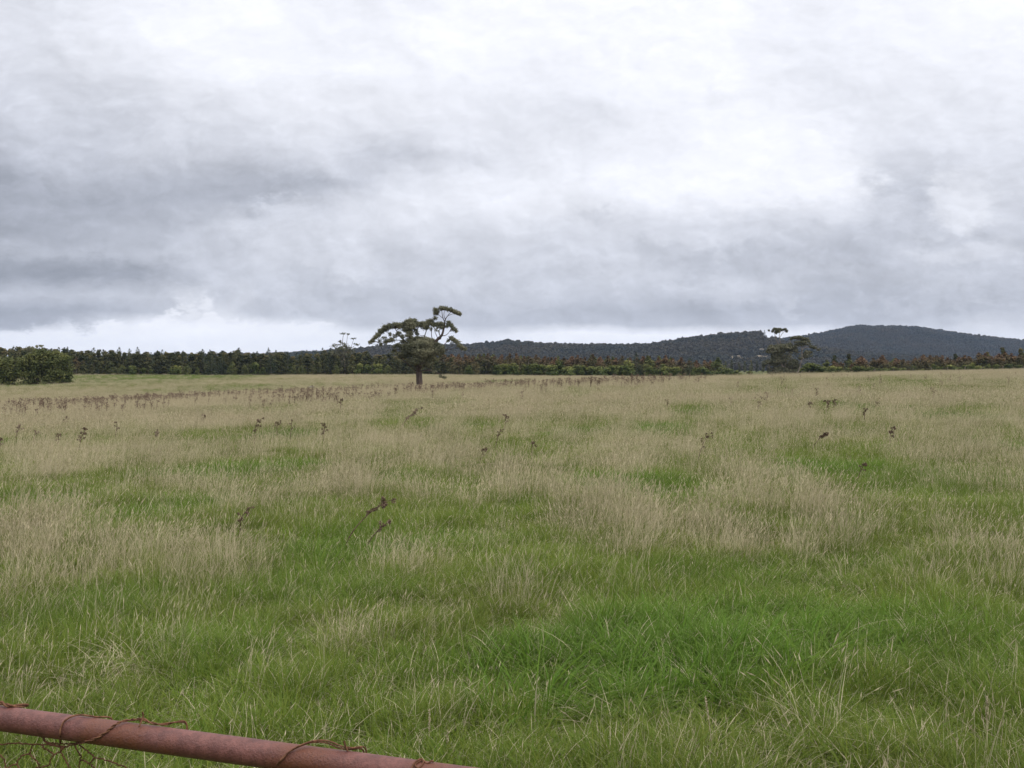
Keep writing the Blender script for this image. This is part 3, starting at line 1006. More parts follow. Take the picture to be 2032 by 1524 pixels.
# ------------------------------------------------------------------ rusty gate at the bottom left
def gate():
    p0, p1 = at_depth(0, 1425, 1.766), at_depth(800, 1534, 1.525)
    zr = 0.5 * (p0.z + p1.z)
    d = Vector((p1.x - p0.x, p1.y - p0.y, 0)).normalized()
    nrm = Vector((d.y, -d.x, 0))                       # towards the camera
    if nrm.y > 0: nrm = -nrm
    RP = 0.0208
    o3 = Vector((p0.x, p0.y, zr))

    def on_plane(px, py):
        v = pix_dir(px, py)
        c = Vector((0, 0, CAM_H))
        k = (o3 - c).dot(nrm) / v.dot(nrm)
        return c + v * k

    def on_pipe(px, py, lift=0.0016):
        """picture point laid on the front of the rail, or hanging free where it is clear of it"""
        q = on_plane(px, py)
        for _ in range(3):
            dz = q.z - zr
            off = math.sqrt(max((RP + lift) ** 2 - dz * dz, 0)) if abs(dz) < RP + lift else 0
            v = pix_dir(px, py); c = Vector((0, 0, CAM_H))
            k = ((o3 + nrm * off) - c).dot(nrm) / v.dot(nrm)
            q = c + v * k
        return q

    # rust
    m, t, out = new_mat('rusty_pipe_paint')
    tcn = t.new('ShaderNodeTexCoord')
    n1 = t.noise(tcn.outputs['Object'], 9, 5, 0.6)
    n2 = t.noise(tcn.outputs['Object'], 230, 4, 0.7)
    n3 = t.noise(tcn.outputs['Object'], 55, 4, 0.65)
    c = t.mix(t.ramp(n3.outputs['Fac'], 0.3, 0.7), (0.094, 0.031, 0.023), (0.172, 0.064, 0.049))
    base0 = o3 - d * 0.5
    along = t.vmath('DOT_PRODUCT', tcn.outputs['Object'], tuple(d))
    along = t.math('ADD', along, t.math('MULTIPLY', t.math('SUBTRACT', n1.outputs['Fac'], 0.5), 0.10))
    stain = t.ramp(t.math('ADD', n1.outputs['Fac'], t.math('MULTIPLY', n3.outputs['Fac'], 0.25)), 0.66, 0.86)
    for spx, wid in ((205, 0.025), (268, 0.030), (615, 0.045), (845, 0.02)):      # rust bled from the wire ties
        q = on_plane(spx, 1475) - base0
        a_ = t.math('ABSOLUTE', t.math('SUBTRACT', along, Vector((q.x, q.y, 0)).dot(d)))
        stain = t.math('MAXIMUM', stain, t.ramp(a_, wid * 2.0, wid * 0.4))
    c = t.mix(t.math('MULTIPLY', stain, t.ramp(n3.outputs['Fac'], 0.25, 0.6, 0.45, 1.0)), c, (0.125, 0.040, 0.018))
    c = t.mix(t.math('MULTIPLY', t.ramp(n2.outputs['Fac'], 0.52, 0.75), 0.55), c, (0.045, 0.020, 0.017))
    p = t.new('ShaderNodeBsdfPrincipled')
    t.l.new(c, p.inputs['Base Color'])
    p.inputs['Roughness'].default_value = 0.48
    p.inputs['Specular IOR Level'].default_value = 0.45
    b = t.new('ShaderNodeBump'); b.inputs['Strength'].default_value = 0.7; b.inputs['Distance'].default_value = 0.003
    t.l.new(n2.outputs['Fac'], b.inputs['Height']); t.l.new(b.outputs[0], p.inputs['Normal'])
    t.l.new(p.outputs[0], out.inputs['Surface'])
    mw = bark_material('rusty_wire', (0.075, 0.034, 0.020), (0.19, 0.090, 0.050), 120)

    root = bpy.data.objects.new('metal_gate', None)
    COL.objects.link(root)
    base = o3 - d * 0.5
    root.location = (base.x, base.y, 0)
    tag(root, 'rusty pipe gate with twisted wire and hexagonal netting at the bottom left', 'gate')
    inv = Vector((base.x, base.y, 0))

    def L(q): return tuple(Vector(q) - inv)

    s0, s1 = -0.95, 1.75
    ax = [o3 + d * s for s in np.linspace(s0, s1, 40)]
    mb = MB(); mb.tube([L(q) for q in ax], [RP] * 40, 32)
    obj('top_rail', mb.mesh('top_rail', m, True), root)
    mb = MB(); mb.tube([L(q - Vector((0, 0, zr - 0.16))) for q in ax], [RP] * 40, 24)
    obj('bottom_rail', mb.mesh('bottom_rail', m, True), root)
    for s in (s0, s1):
        q = o3 + d * s
        mb = MB(); mb.tube([L(Vector((q.x, q.y, h))) for h in np.linspace(0.13, zr + 0.012, 8)], [RP] * 8, 24)
        obj('upright', mb.mesh('upright', m, True), root)

    def wire(name, lines, label=None, parent=None):
        mb = MB()
        for pts, r, twist in lines:
            ln = smooth_line(pts, max(14, len(pts) * 8))
            if twist:                                   # two strands round each other
                k = len(ln)
                th = np.linspace(0, twist * 2 * math.pi, k)
                T = np.gradient(ln, axis=0); T /= np.linalg.norm(T, axis=1)[:, None]
                A = np.cross(T, [0.2, 0.9, 0.3]); A /= np.linalg.norm(A, axis=1)[:, None]
                B = np.cross(T, A)
                for sg in (0, math.pi):
                    mb.tube([L(q) for q in ln + (np.cos(th + sg)[:, None] * A + np.sin(th + sg)[:, None] * B) * r * 0.95], [r] * k, 6)
            else:
                mb.tube([L(q) for q in ln], [r] * len(ln), 7)
        o = obj(name, mb.mesh(name, mw, True), parent or root)
        if label: o['label'] = label
        return o

    def back(px, py, extra=0.02):
        return on_plane(px, py) - nrm * (RP + extra * 0.4)

    A_ = [on_pipe(*q) for q in ((120, 1476), (119, 1458), (121, 1443), (128, 1431), (142, 1422), (158, 1418.5), (174, 1420))] + [on_plane(186, 1425) - nrm * 0.006, back(196, 1436), back(204, 1462)]
    wire('tie_wire', [(A_, 0.0015, 0)], 'single loop of wire round the rail')
    B_ = [on_pipe(*q) for q in ((150, 1477), (172, 1471), (192, 1464), (210, 1453), (222, 1443), (236, 1434), (252, 1429.5), (268, 1428), (283, 1427))] + [on_plane(300, 1434), on_plane(320, 1439) - nrm * 0.004, back(344, 1444), back(350, 1470)]
    barb = [on_plane(283, 1413), on_plane(283.5, 1424), on_plane(284, 1438) + nrm * 0.01]
    barb2 = [on_plane(279, 1431) + nrm * 0.002, on_plane(286, 1426), on_plane(296, 1435)]
    w_ = wire('tie_wire', [(B_, 0.0012, 7)], 'twisted barbed strand wound round the rail')
    wire('barb', [(barb, 0.0013, 0), (barb2, 0.0013, 0)], None, w_)
    C_ = [on_pipe(*q) for q in ((540, 1530), (552, 1514), (566, 1498), (580, 1488), (598, 1479.5), (616, 1474), (636, 1472.5), (654, 1476), (672, 1484))] + [on_plane(690, 1490) - nrm * 0.006, back(702, 1500), back(706, 1530)]
    C2 = [q + Vector((0, 0, 0.0030)) + d * 0.004 for q in C_]
    cb = [on_plane(683, 1470), on_plane(685, 1479), on_plane(690, 1491)]
    w_ = wire('tie_wire', [(C_, 0.0013, 0), (C2, 0.0013, 0)], 'doubled wire loop with a bent end on the rail')
    wire('barb', [(cb, 0.0014, 0)], None, w_)
    D_ = [on_plane(826, 1516) + nrm * 0.018, on_plane(828, 1509) + nrm * 0.008, on_plane(836, 1506), on_plane(843, 1511) + nrm * 0.006, on_plane(838, 1517) + nrm * 0.014, on_plane(830, 1512) + nrm * 0.01, on_plane(838, 1509), on_plane(850, 1513) + nrm * 0.004,
          on_plane(856, 1510), on_plane(860, 1512)]
    wire('tie_wire', [(D_, 0.0014, 0)], 'small knot of wire on top of the rail')
    E_ = [on_plane(-30, 1400), on_plane(-10, 1394), on_plane(6, 1395.5), on_plane(20, 1401), back(30, 1410)]
    wire('tie_wire', [(E_, 0.0019, 2)], 'end of a thick wire at the edge of the rail')

    # hexagonal netting hanging under the rail
    g = lambda px, py: on_plane(px, py)
    net = MB()

    def strand(pts, r=0.0008, tw=0):
        ln = smooth_line([g(*q) for q in pts], len(pts) * 5)
        jit = np.random.default_rng(int(abs(pts[0][0] * 7 + pts[0][1]))).normal(0, 0.0007, (len(ln), 3))
        jit[0] = jit[-1] = 0
        net.tube([L(q) for q in ln + jit], [r] * len(ln), 5)

    strand([(-40, 1474), (0, 1477), (30, 1475), (65, 1477), (95, 1478), (120, 1481), (145, 1478), (170, 1472), (190, 1468), (208, 1462)], 0.0013)
    strand([(84, 1460), (88, 1468), (96, 1476), (112, 1480), (124, 1484), (121, 1491)], 0.0018)
    strand([(90, 1470), (104, 1475), (122, 1476), (150, 1474), (176, 1470)], 0.0012)
    strand([(118, 1478), (122, 1488), (128, 1482)], 0.0016)
    for s in ([(64, 1478), (62, 1487), (58, 1496)], [(58, 1496), (46, 1499), (37, 1508), (34, 1517)], [(34, 1517), (22, 1519), (12, 1526)], [(0, 1497), (8, 1507), (12, 1526)],
              [(58, 1496), (68, 1506), (78, 1518), (82, 1532)], [(82, 1478), (88, 1485), (100, 1491), (107, 1497)], [(107, 1497), (114, 1494), (121, 1492)],
              [(107, 1497), (101, 1506), (96, 1519), (82, 1522)], [(121, 1492), (126, 1502), (133, 1514), (140, 1528)], [(147, 1478), (153, 1488), (160, 1500), (160, 1508)],
              [(160, 1508), (158, 1518), (156, 1530)], [(160, 1508), (172, 1511), (182, 1518), (190, 1528)], [(157, 1478), (170, 1488), (180, 1496), (188, 1503)],
              [(188, 1503), (184, 1508), (179, 1515)], [(188, 1503), (204, 1507), (224, 1514), (246, 1522), (262, 1530)], [(34, 1517), (38, 1526), (44, 1534)]):
        strand(s, 0.0012)
    # the mesh below, row by row of hexagons
    cell = 0.042
    rng = np.random.default_rng(4)
    zt = g(100, 1528).z
    node = {}

    def nd(i, j):
        if (i, j) not in node:
            s = i * cell * 0.5
            zz = zt - j * cell * 0.44
            q = o3 + d * (s + s0 + 0.02) + nrm * rng.normal(0, 0.004)
            node[(i, j)] = np.array([q.x + rng.normal(0, 0.003), q.y, zz + rng.normal(0, 0.003)])
        return node[(i, j)]
    ncol = int(1.55 / (cell * 0.5)); nrow = int((zt - 0.2) / (cell * 0.44))
    for j in range(nrow):
        for i in range(ncol):
            a = nd(i, j)
            if (i + j) % 2 == 0:
                net.tube([L(a), L(nd(i + 1, j + 1))], [0.0011] * 2, 4)
                if i > 0: net.tube([L(a), L(nd(i - 1, j + 1))], [0.0011] * 2, 4)
    obj('wire_netting', net.mesh('wire_netting', mw, True), root)


gate()


# ------------------------------------------------------------------ dead weeds standing in the field
def lump(rng, c, r, n=10):
    """a ragged seed head: small crossing flakes packed in a lumpy ellipsoid"""
    p, nn = blob_points(rng, n, c, r, 0.2)
    return leaf_cards(p, nn, max(r) * 1.25, max(r) * 0.75, rng)


def weed_parts(seed, h, lean, n_branch=5, head=0.03, thick=0.0095):
    """stem mesh and list of seed-head meshes, base at the origin; lean in metres to +x at the top"""
    rng = np.random.default_rng(seed)
    stem = MB()
    main = smooth_line([(0, 0, 0), (lean * 0.25, rng.normal(0, 0.02), h * 0.4), (lean * 0.62, rng.normal(0, 0.03), h * 0.75), (lean, rng.normal(0, 0.03), h * 0.97)], 14)
    stem.tube(main, np.linspace(thick, thick * 0.5, 14), 5)
    tips = [main[-1]]
    for b in range(n_branch):
        k = rng.integers(6, 13)
        p = main[k]
        a = rng.uniform(0, 6.28); q = rng.uniform(0.06, 0.16) * h
        e = p + np.array([math.cos(a) * q + lean * 0.18, math.sin(a) * q * 0.7, rng.uniform(0.03, 0.16) * h])
        ln = smooth_line([p, p * 0.5 + e * 0.5 + np.array([0, 0, 0.015]), e], 6)
        stem.tube(ln, np.linspace(thick * 0.5, thick * 0.3, 6), 4)
        tips.append(e)
    hs = []
    for e in tips:
        mb = MB()
        for s in range(3):
            mb.add(*lump(rng, e + rng.normal(0, head * 0.55, 3), (head, head, head * 0.8), 9))
        hs.append(mb)
    return stem, hs


_near = 0


def near_weed(px, py, tpx, tpy, label, nb=5, head=0.028, seed=0, mat=None):
    """a weed big enough to show its stem and seed heads; base hidden in the grass, tip at the given picture point"""
    x, y, z = ground_at(px, py + 0.16 / max(ground_at(px, py)[1], 1) * F * 0.9)
    scale_ = y / F
    bx = (px - (tpx - px) * 0.35 - CX) * scale_
    top = (py - tpy) * scale_ + 0.2
    lean = (tpx - px) * 1.35 * scale_
    stem, hs = weed_parts(seed, top, lean, nb + 2, head * (0.80 if head < 0.026 else 0.50), max(0.007, y * 0.00042))
    root = bpy.data.objects.new('dead_weed', None)
    COL.objects.link(root)
    root.location = (bx, y, z)
    tag(root, label, 'weed', 'dead brown weeds standing in the grass')
    obj('stem', stem.mesh('stem', mat or M_WEED), root)
    for mb in hs:
        obj('seed_head', mb.mesh('seed_head', mat or M_WEED), root)


near_weed(700, 1066, 762, 1012, 'large dark brown weed leaning right with many seed heads, nearest in the field', 7, 0.022, 1)
near_weed(735, 1068, 772, 1050, 'low bent brown weed beside the large leaning weed', 3, 0.018, 2)
near_weed(473, 1058, 490, 1024, 'hooked dark brown weed left of the large leaning weed', 5, 0.018, 3)
near_weed(1388, 912, 1404, 873, 'tall thin brown weed with a curved tip right of the field centre', 5, 0.03, 4)
near_weed(1616, 886, 1638, 866, 'brown weed leaning hard right with one round clump of heads', 6, 0.045, 5)
near_weed(1768, 876, 1772, 854, 'short brown weed with a drooping double head at the right', 4, 0.05, 6)
near_weed(1704, 948, 1718, 930, 'sparse brown weed low in the grass below the right-leaning one', 4, 0.03, 7)
near_weed(953, 913, 963, 898, 'short leaning brown weed with a pale edged head near the field centre', 3, 0.035, 8)
near_weed(1055, 906, 1057, 886, 'very thin upright reddish brown weed near the field centre', 2, 0.02, 9)
near_weed(985, 884, 994, 859, 'slender brown weed leaning right above the short pale edged one', 3, 0.03, 10)
near_weed(1002, 850, 1004, 828, 'dark forked weed straight below the right side of the lone gum', 4, 0.05, 11)
near_weed(800, 852, 826, 818, 'wide pale brown weed leaning right below the lone gum', 6, 0.06, 12, M_WEEDPALE)
near_weed(505, 880, 512, 838, 'tall dark weed with heads all along, leftmost of a row of three', 7, 0.045, 13)
near_weed(549, 872, 551, 843, 'middle brown weed in a row of three left of the lone gum', 4, 0.04, 14)
near_weed(577, 874, 579, 839, 'thin straight weed, rightmost of a row of three', 2, 0.03, 15)
near_weed(642, 878, 644, 846, 'stout upright brown weed standing alone left of the lone gum', 6, 0.045, 16)
near_weed(112, 892, 117, 868, 'dark upright weed beside a green patch at the far left', 4, 0.045, 17)
near_weed(158, 892, 170, 856, 'bushy dark weed leaning right, right of the green patch at the left', 6, 0.05, 18)
near_weed(31, 872, 38, 851, 'pale bent weed near the left edge of the field', 4, 0.05, 19, M_WEEDPALE)
near_weed(66, 884, 68, 861, 'faint thin weed rising from the green patch at the left', 3, 0.04, 20, M_WEEDPALE)
near_weed(229, 866, 232, 842, 'single thin stalk with a small dark head left of the row of three', 2, 0.04, 21)
near_weed(0, 890, 3, 876, 'dark weed head cut by the left edge of the picture', 4, 0.05, 22)
near_weed(306, 874, 314, 861, 'low rounded pale weed between the left green patch and the row of three', 4, 0.06, 23, M_WEEDPALE)
near_weed(402, 842, 405, 828, 'short weed with a broad flat head above the row of three', 5, 0.07, 24)
near_weed(675, 816, 676, 796, 'dark post-like weed at the edge of the brown band', 5, 0.06, 25)
near_weed(1640, 818, 1641, 800, 'pair-headed dark weed, tallest of three at the right', 5, 0.06, 26)
near_weed(1605, 818, 1608, 802, 'leaning weed, leftmost of three at the right', 4, 0.05, 27)
near_weed(1654, 816, 1656, 797, 'thin weed, rightmost of three at the right', 4, 0.05, 28)
near_weed(1716, 834, 1717, 818, 'lone slim weed below the three weeds at the right', 4, 0.05, 29)
near_weed(127, 842, 132, 833, 'short dark weed just below the brown band at the left', 5, 0.07, 30)


def far_weeds():
    rng = np.random.default_rng(77)
    protos = []
    for k in range(8):
        stem, hs = weed_parts(300 + k, 0.85, rng.uniform(-0.05, 0.28), 8, 0.024)
        for mb in hs:
            for v, fs in zip([np.concatenate(mb.v)], [np.concatenate(mb.f[4])]):
                stem.add(v, fs)
        for zz in np.linspace(0.45, 0.8, 5):                  # withered leaves up the stem
            stem.add(*lump(rng, (0.1 * zz, rng.normal(0, 0.02), zz * 0.85), (0.022, 0.022, 0.045), 5))
        protos.append((stem.mesh('dead_weed', M_WEEDPALE), None))
    for k in range(4):
        protos.append((protos[k][0].copy(), None))
        protos[-1][0].materials[0] = M_WEED

    def band(u):
        c = np.interp(u, CR_U, CR_P)
        return c

    lab_a = 'small dead brown weed in the dense brown band along the field crest'
    lab_b = 'small dead brown weed scattered over the straw coloured grass at the right'
    # individuals nearest the camera edge of the band show largest
    n = 0
    while n < 190:
        u = rng.uniform(-40, 1330)
        dpt = CREST * rng.uniform(0.55, 1.0) if u < 900 else CREST * rng.uniform(0.6, 1.0)
        x = (u - CX) / F * dpt
        if fbm(x / 5.0, dpt / 7.0, 9, 2) < 0.43: continue
        o = obj('dead_weed', protos[rng.integers(0, 12)][0], None, (x, dpt, float(ground_z(x, dpt)) - 0.05), rng.normal(0, 0.5), float(rng.uniform(0.65, 1.1)))
        tag(o, lab_a, 'weed', 'dead brown weeds in the crest band')
        n += 1
    for k in range(60):
        u = rng.uniform(1250, 2060); dpt = rng.uniform(32, 88)
        x = (u - CX) / F * dpt
        o = obj('dead_weed', protos[rng.integers(0, 12)][0], None, (x, dpt, float(ground_z(x, dpt)) - 0.1), rng.normal(0, 0.5), float(rng.uniform(0.5, 0.8)))
        tag(o, lab_b, 'weed', 'dead brown weeds scattered at the right')
    # the rest of the band, past counting
    co = hidden_collection('band_weed', [p[0] for p in protos[:8]])
    m = 3400
    u = rng.uniform(-300, 1400, m)
    dpt = CREST * (1.02 - np.abs(rng.normal(0, 0.22, m)) * np.interp(u, [0, 700, 1400], [1.3, 1.0, 0.8]))
    x = (u - CX) / F * dpt
    keep = (fbm(x / 5.0, dpt / 7.0, 9, 2) > 0.40) & (dpt > 45) & (rng.uniform(size=m) < np.interp(u, [-300, 800, 1400], [1, 0.9, 0.3]))
    x, dpt = x[keep], dpt[keep]
    m = len(x)
    s = rng.uniform(0.5, 0.95, m)
    scatter('weed_band', np.stack([x, dpt, ground_z(x, dpt) - 0.05], -1), co, np.stack([np.zeros(m), np.zeros(m), rng.normal(0, 0.6, m)], -1),
            np.stack([s, s, s], -1), rng.integers(0, 8, m), {}, 'brown mass of dead weeds along the crest of the field', 'weeds')


far_weeds()


# ------------------------------------------------------------------ single tussocks and stalks near the gate
def tussock(px, py, label, kind, seed):
    rng = np.random.default_rng(seed)
    x, y, z = ground_at(px, py)
    t = Tuft()
    dry, lush = 0.0, 0.0
    if kind == 'straw':
        v, q, c, tp, td = blades(rng, 22, 0.10, 0.36, 0.0026, 6, 0.6, 0.12, 0.6, wind=0.0, hvar=0.35)
        t.add(v, q, c); t.add(*heads(rng, tp, td, 0.06, 0.0045))
        t.add(*blades(rng, 130, 0.16, 0.17, 0.003, 4, 0.8, 0.35, 0.5, wind=0)[:3])
    elif kind == 'bleached':
        t.add(*blades(rng, 90, 0.12, 0.15, 0.005, 4, 1.5, 0.6, 1.0, wind=0)[:3])
        t.add(*blades(rng, 5, 0.08, 0.24, 0.003, 5, 1.2, 0.4, 1.0, wind=0.1)[:3])
    else:
        t.add(*blades(rng, 150, 0.26, 0.27, 0.0085, 6, 0.8, 0.42, 0.03, wind=0.05)[:3])
        lush = 1.0
    o = obj('grass_tussock', t.mesh('grass_tussock'), None, (x, y, z - 0.01))
    o['dry'], o['tint'], o['lush'] = dry, 0.75 if kind != 'lush' else 0.5, lush
    tag(o, label, 'grass tussock')


tussock(1630, 1480, 'straw tussock with long stalks fanning out near the bottom right', 'straw', 5)
tussock(268, 1325, 'bleached pale dead tussock in the green grass above the gate rail', 'bleached', 6)
tussock(195, 1360, 'small pale dead grass clump just above the gate rail', 'bleached', 16)
tussock(1080, 1335, 'broad bladed blue green tussock, leftmost of the lush ones', 'lush', 7)
tussock(1240, 1330, 'broad bladed blue green tussock in the middle of the lush patch', 'lush', 8)
tussock(1390, 1345, 'broad bladed green tussock right of the middle of the lush patch', 'lush', 9)
tussock(1570, 1300, 'broad bladed green tussock, rightmost of the lush ones', 'lush', 10)
tussock(1040, 1425, 'broad bladed green tussock nearest the end of the gate rail', 'lush', 11)


def stalk(px, py, tpx, tpy, label, seed, fat=0.011):
    """one tall seed stalk: thin stem and a furry spike"""
    rng = np.random.default_rng(seed)
    x, y, z = ground_at(px, py)
    s = y / F
    h = (py - tpy) * s; lean = (tpx - px) * s
    st = MB()
    ln = smooth_line([(0, 0, 0), (lean * 0.4, 0.01, h * 0.5), (lean, 0.0, h)], 12)
    st.tube(ln, np.linspace(0.0022, 0.0013, 12), 5)
    root = bpy.data.objects.new('seed_stalk', None)
    COL.objects.link(root)
    root.location = (x, y, z)
    tag(root, label, 'grass stalk', 'tall seed stalks near the gate')
    obj('stem', st.mesh('stem', M_STALK), root)
    hd = MB()
    T = ln[-1] - ln[-3]; T /= np.linalg.norm(T)
    nn = 46
    tq = rng.uniform(-1, 0.15, nn)
    p = ln[-1] + T[None] * (tq * 0.085)[:, None]
    a = rng.uniform(0, 6.28, nn)
    r = fat * 0.5 * np.sin(np.clip((tq + 1.05) / 1.25, 0, 1) * math.pi) ** 0.6
    p = p + np.stack([np.cos(a) * r, np.sin(a) * r, np.zeros(nn)], -1)
    nrm = np.stack([np.cos(a), np.sin(a), np.full(nn, 0.3)], -1)
    hd.add(*leaf_cards(p, nrm, 0.011, 0.0055, rng))
    obj('seed_head', hd.mesh('seed_head', M_STALK), root)


M_STALK = bark_material('dry_seed_stalk', (0.30, 0.25, 0.15), (0.46, 0.39, 0.27), 40)
stalk(851, 1510, 852, 1420, 'taller of two pale seed stalks behind the gate rail end', 1)
stalk(886, 1522, 888, 1456, 'shorter of two pale seed stalks behind the gate rail end', 2)
stalk(1748, 1540, 1741, 1492, 'fat pale seed head, leftmost of three at the bottom right', 3, 0.018)
stalk(1768, 1548, 1764, 1512, 'fat pale seed head, middle of three at the bottom right', 4, 0.018)
stalk(1782, 1550, 1781, 1518, 'fat pale seed head, rightmost of three at the bottom right', 5, 0.015)
stalk(1418, 1536, 1400, 1392, 'long thin straw stalk leaning left above the bottom edge', 6, 0.007)
stalk(1960, 1500, 1958, 1392, 'tall green-tipped stalk near the right edge', 7, 0.012)


# ------------------------------------------------------------------ trees
def trunk_mesh(name, paths, mat, sides=8):
    mb = MB()
    for pts, r0, r1 in paths:
        n = max(6, len(pts) * 4)
        mb.tube(smooth_line(pts, n), np.linspace(r0, r1, n), sides)
    return mb.mesh(name, mat, True)


def tree(name, loc, trunk_me, crown_me, label, cat, group=None, rotz=0.0, scale=1.0):
    root = bpy.data.objects.new(name, None)
    COL.objects.link(root)
    root.location = loc
    root.rotation_euler = (0, 0, rotz)
    root.scale = (scale,) * 3 if isinstance(scale, (int, float)) else scale
    tag(root, label, cat, group)
    obj('trunk', trunk_me, root)
    obj('crown', crown_me, root)
    return root


def px_tree(name, px_base, py_base, d, clusters, limbs, leaf, label, cat, mats, seed, px_to=lambda q: q, depth_k=0.75, dens=1.0):
    """a tree surveyed from the picture: leaf clusters (x, y, half width, half height, leaves, depth shift) and limbs, set at depth d"""
    rng = np.random.default_rng(seed)
    base = stand(px_base, d)
    s = d / F
    X0, Z0 = px_base, py_base

    def loc(q, dy=0.0):
        p = px_to(q[:2])
        return np.array([(p[0] - X0) * s, dy, (Z0 - p[1]) * s])
    k = (px_to((1, 0))[0] - px_to((0, 0))[0]) * s
    crown = MB()
    tips = []
    for cl in clusters:
        cx, cy, rx, ry, n = cl[:5]
        dy = cl[5] if len(cl) > 5 else 0.0
        c = loc((cx, cy), dy)
        R = np.array([rx * k, max(rx * k * depth_k, ry * k), ry * k])
        m = max(3, int(n / 12))
        sub, _ = blob_points(rng, m, c, R * 0.80, 0.1)
        per = max(5, int(n * dens / m))
        for q in sub:
            rr = R * rng.uniform(0.22, 0.62, 3) * np.array([1.15, 1.15, 0.9])
            rr = np.maximum(rr, 0.16)
            p = q + rng.normal(size=(per, 3)) * rr * np.array([0.62, 0.62, 0.58])
            nn = (p - q) / rr + rng.normal(size=(per, 3)) * 0.5 + np.array([0, 0, 0.5])
            crown.add(*leaf_cards(p, nn, leaf, leaf * 0.45, rng))
            tips.append(q)
    paths = []
    for pts, r0, r1 in limbs:
        dy0 = rng.normal(0, 0.25)
        ln = [loc(q, (q[2] if len(q) > 2 else 0.0)) for q in pts]
        paths.append((ln, r0 * k, r1 * k))
    nodes = np.concatenate([smooth_line(p_[0], 14)[4:] for p_ in paths])
    for q in tips:                                       # twigs from the nearest limb out to each spray of leaves
        if rng.uniform() < 0.55:
            dd = np.linalg.norm(nodes - q, axis=1) + np.maximum(nodes[:, 2] - q[2], 0) * 2
            b_ = nodes[np.argmin(dd)]
            m_ = b_ * 0.5 + q * 0.5 + rng.normal(0, 0.12, 3)
            paths.append(([b_, m_, q], 0.030, 0.012))
    tm = trunk_mesh('trunk', paths, mats[1], 9)
    cm = crown.mesh('crown', mats[0])
    return tree(name, (base.x, base.y, base.z - 0.1), tm, cm, label, cat)


# the lone gum: coordinates read off an enlargement (7.62 times, corner at 700, 590)
Z7 = lambda q: (700 + q[0] / 7.62, 590 + q[1] / 7.62)
gum_clusters = [
    (262, 662, 22, 22, 60), (300, 632, 32, 22, 90), (345, 590, 36, 30, 120), (385, 545, 40, 34, 150), (430, 495, 48, 38, 190), (490, 450, 60, 40, 240), (560, 420, 64, 44, 260),
    (640, 405, 66, 42, 260), (700, 415, 44, 46, 200), (770, 400, 62, 58, 270, 0.6), (850, 350, 66, 48, 280), (915, 335, 56, 42, 240), (900, 410, 86, 58, 330, -0.5), (990, 380, 60, 42, 230), (820, 470, 86, 62, 300, 0.5), (860, 540, 72, 50, 170, -0.4),
    (1060, 395, 62, 44, 230), (1120, 370, 56, 42, 210), (1170, 345, 48, 32, 150), (1200, 380, 40, 26, 110), (1110, 435, 76, 28, 150), (1280, 395, 56, 32, 160), (1340, 395, 48, 44, 170), (1350, 440, 34, 30, 90), (1220, 410, 34, 22, 70),
    (1250, 165, 44, 13, 80), (1340, 148, 46, 18, 130), (1400, 150, 56, 24, 170), (1470, 168, 56, 24, 160), (1535, 195, 46, 24, 130), (1590, 220, 40, 22, 110), (1625, 238, 24, 12, 45),
    (1262, 222, 36, 28, 110), (1252, 290, 26, 26, 60), (1275, 200, 26, 16, 50),
    (1455, 372, 36, 32, 110), (1440, 415, 34, 26, 70), (1500, 415, 42, 32, 110), (1535, 460, 34, 28, 90), (1560, 498, 20, 22, 45),
    (1485, 600, 42, 22, 110), (1530, 630, 42, 30, 110), (1580, 660, 42, 34, 120), (1610, 700, 30, 34, 90), (1640, 740, 32, 30, 80), (1690, 760, 30, 30, 60), (1440, 640, 22, 14, 25),
    (560, 640, 66, 22, 120), (600, 622, 36, 18, 70), (490, 665, 40, 20, 60), (430, 690, 34, 14, 40), (405, 640, 24, 14, 22), (480, 590, 36, 18, 34), (560, 540, 40, 20, 34), (650, 560, 40, 34, 40), (700, 520, 36, 50, 60), (760, 580, 44, 44, 60),
    (640, 720, 46, 26, 70), (700, 710, 44, 34, 90), (620, 790, 50, 40, 70), (690, 850, 66, 60, 130), (740, 640, 40, 30, 45),
    (980, 520, 36, 50, 60), (950, 470, 40, 30, 60), (1180, 470, 40, 30, 26), (1280, 470, 36, 34, 26),
    # the dense low dome
    (880, 640, 84, 52, 330), (980, 620, 96, 42, 330, 0.6), (1080, 640, 90, 44, 320, -0.4), (1170, 680, 84, 48, 300), (1260, 710, 74, 46, 280), (1335, 745, 50, 46, 220),
    (900, 610, 70, 34, 260), (990, 600, 80, 30, 260), (1090, 615, 80, 30, 240), (1180, 645, 60, 34, 220), (1350, 780, 44, 60, 260), (1300, 760, 60, 50, 260), (760, 750, 50, 60, 260), (780, 840, 50, 60, 260), (1040, 700, 150, 70, 700, -1.2), (1040, 820, 150, 90, 800, -1.4), (980, 940, 110, 70, 420, -1.2),
    (800, 710, 66, 56, 270), (900, 740, 100, 70, 420, -0.8), (1020, 750, 110, 76, 440, 0.8), (1140, 780, 100, 72, 380, -0.6), (1250, 810, 84, 66, 300), (1320, 830, 46, 50, 160), (800, 810, 66, 70, 240),
    (880, 860, 90, 70, 320, 0.4), (1000, 870, 100, 74, 320, -0.5), (1110, 890, 90, 70, 260), (1200, 880, 70, 56, 160), (940, 960, 84, 64, 190), (1050, 970, 84, 60, 170), (1140, 980, 56, 46, 80), (860, 940, 50, 50, 100), (1000, 1050, 60, 40, 70), (920, 1050, 40, 40, 46), (1380, 1195, 30, 22, 40), (1330, 1170, 24, 12, 16), (1240, 1100, 40, 30, 24)]
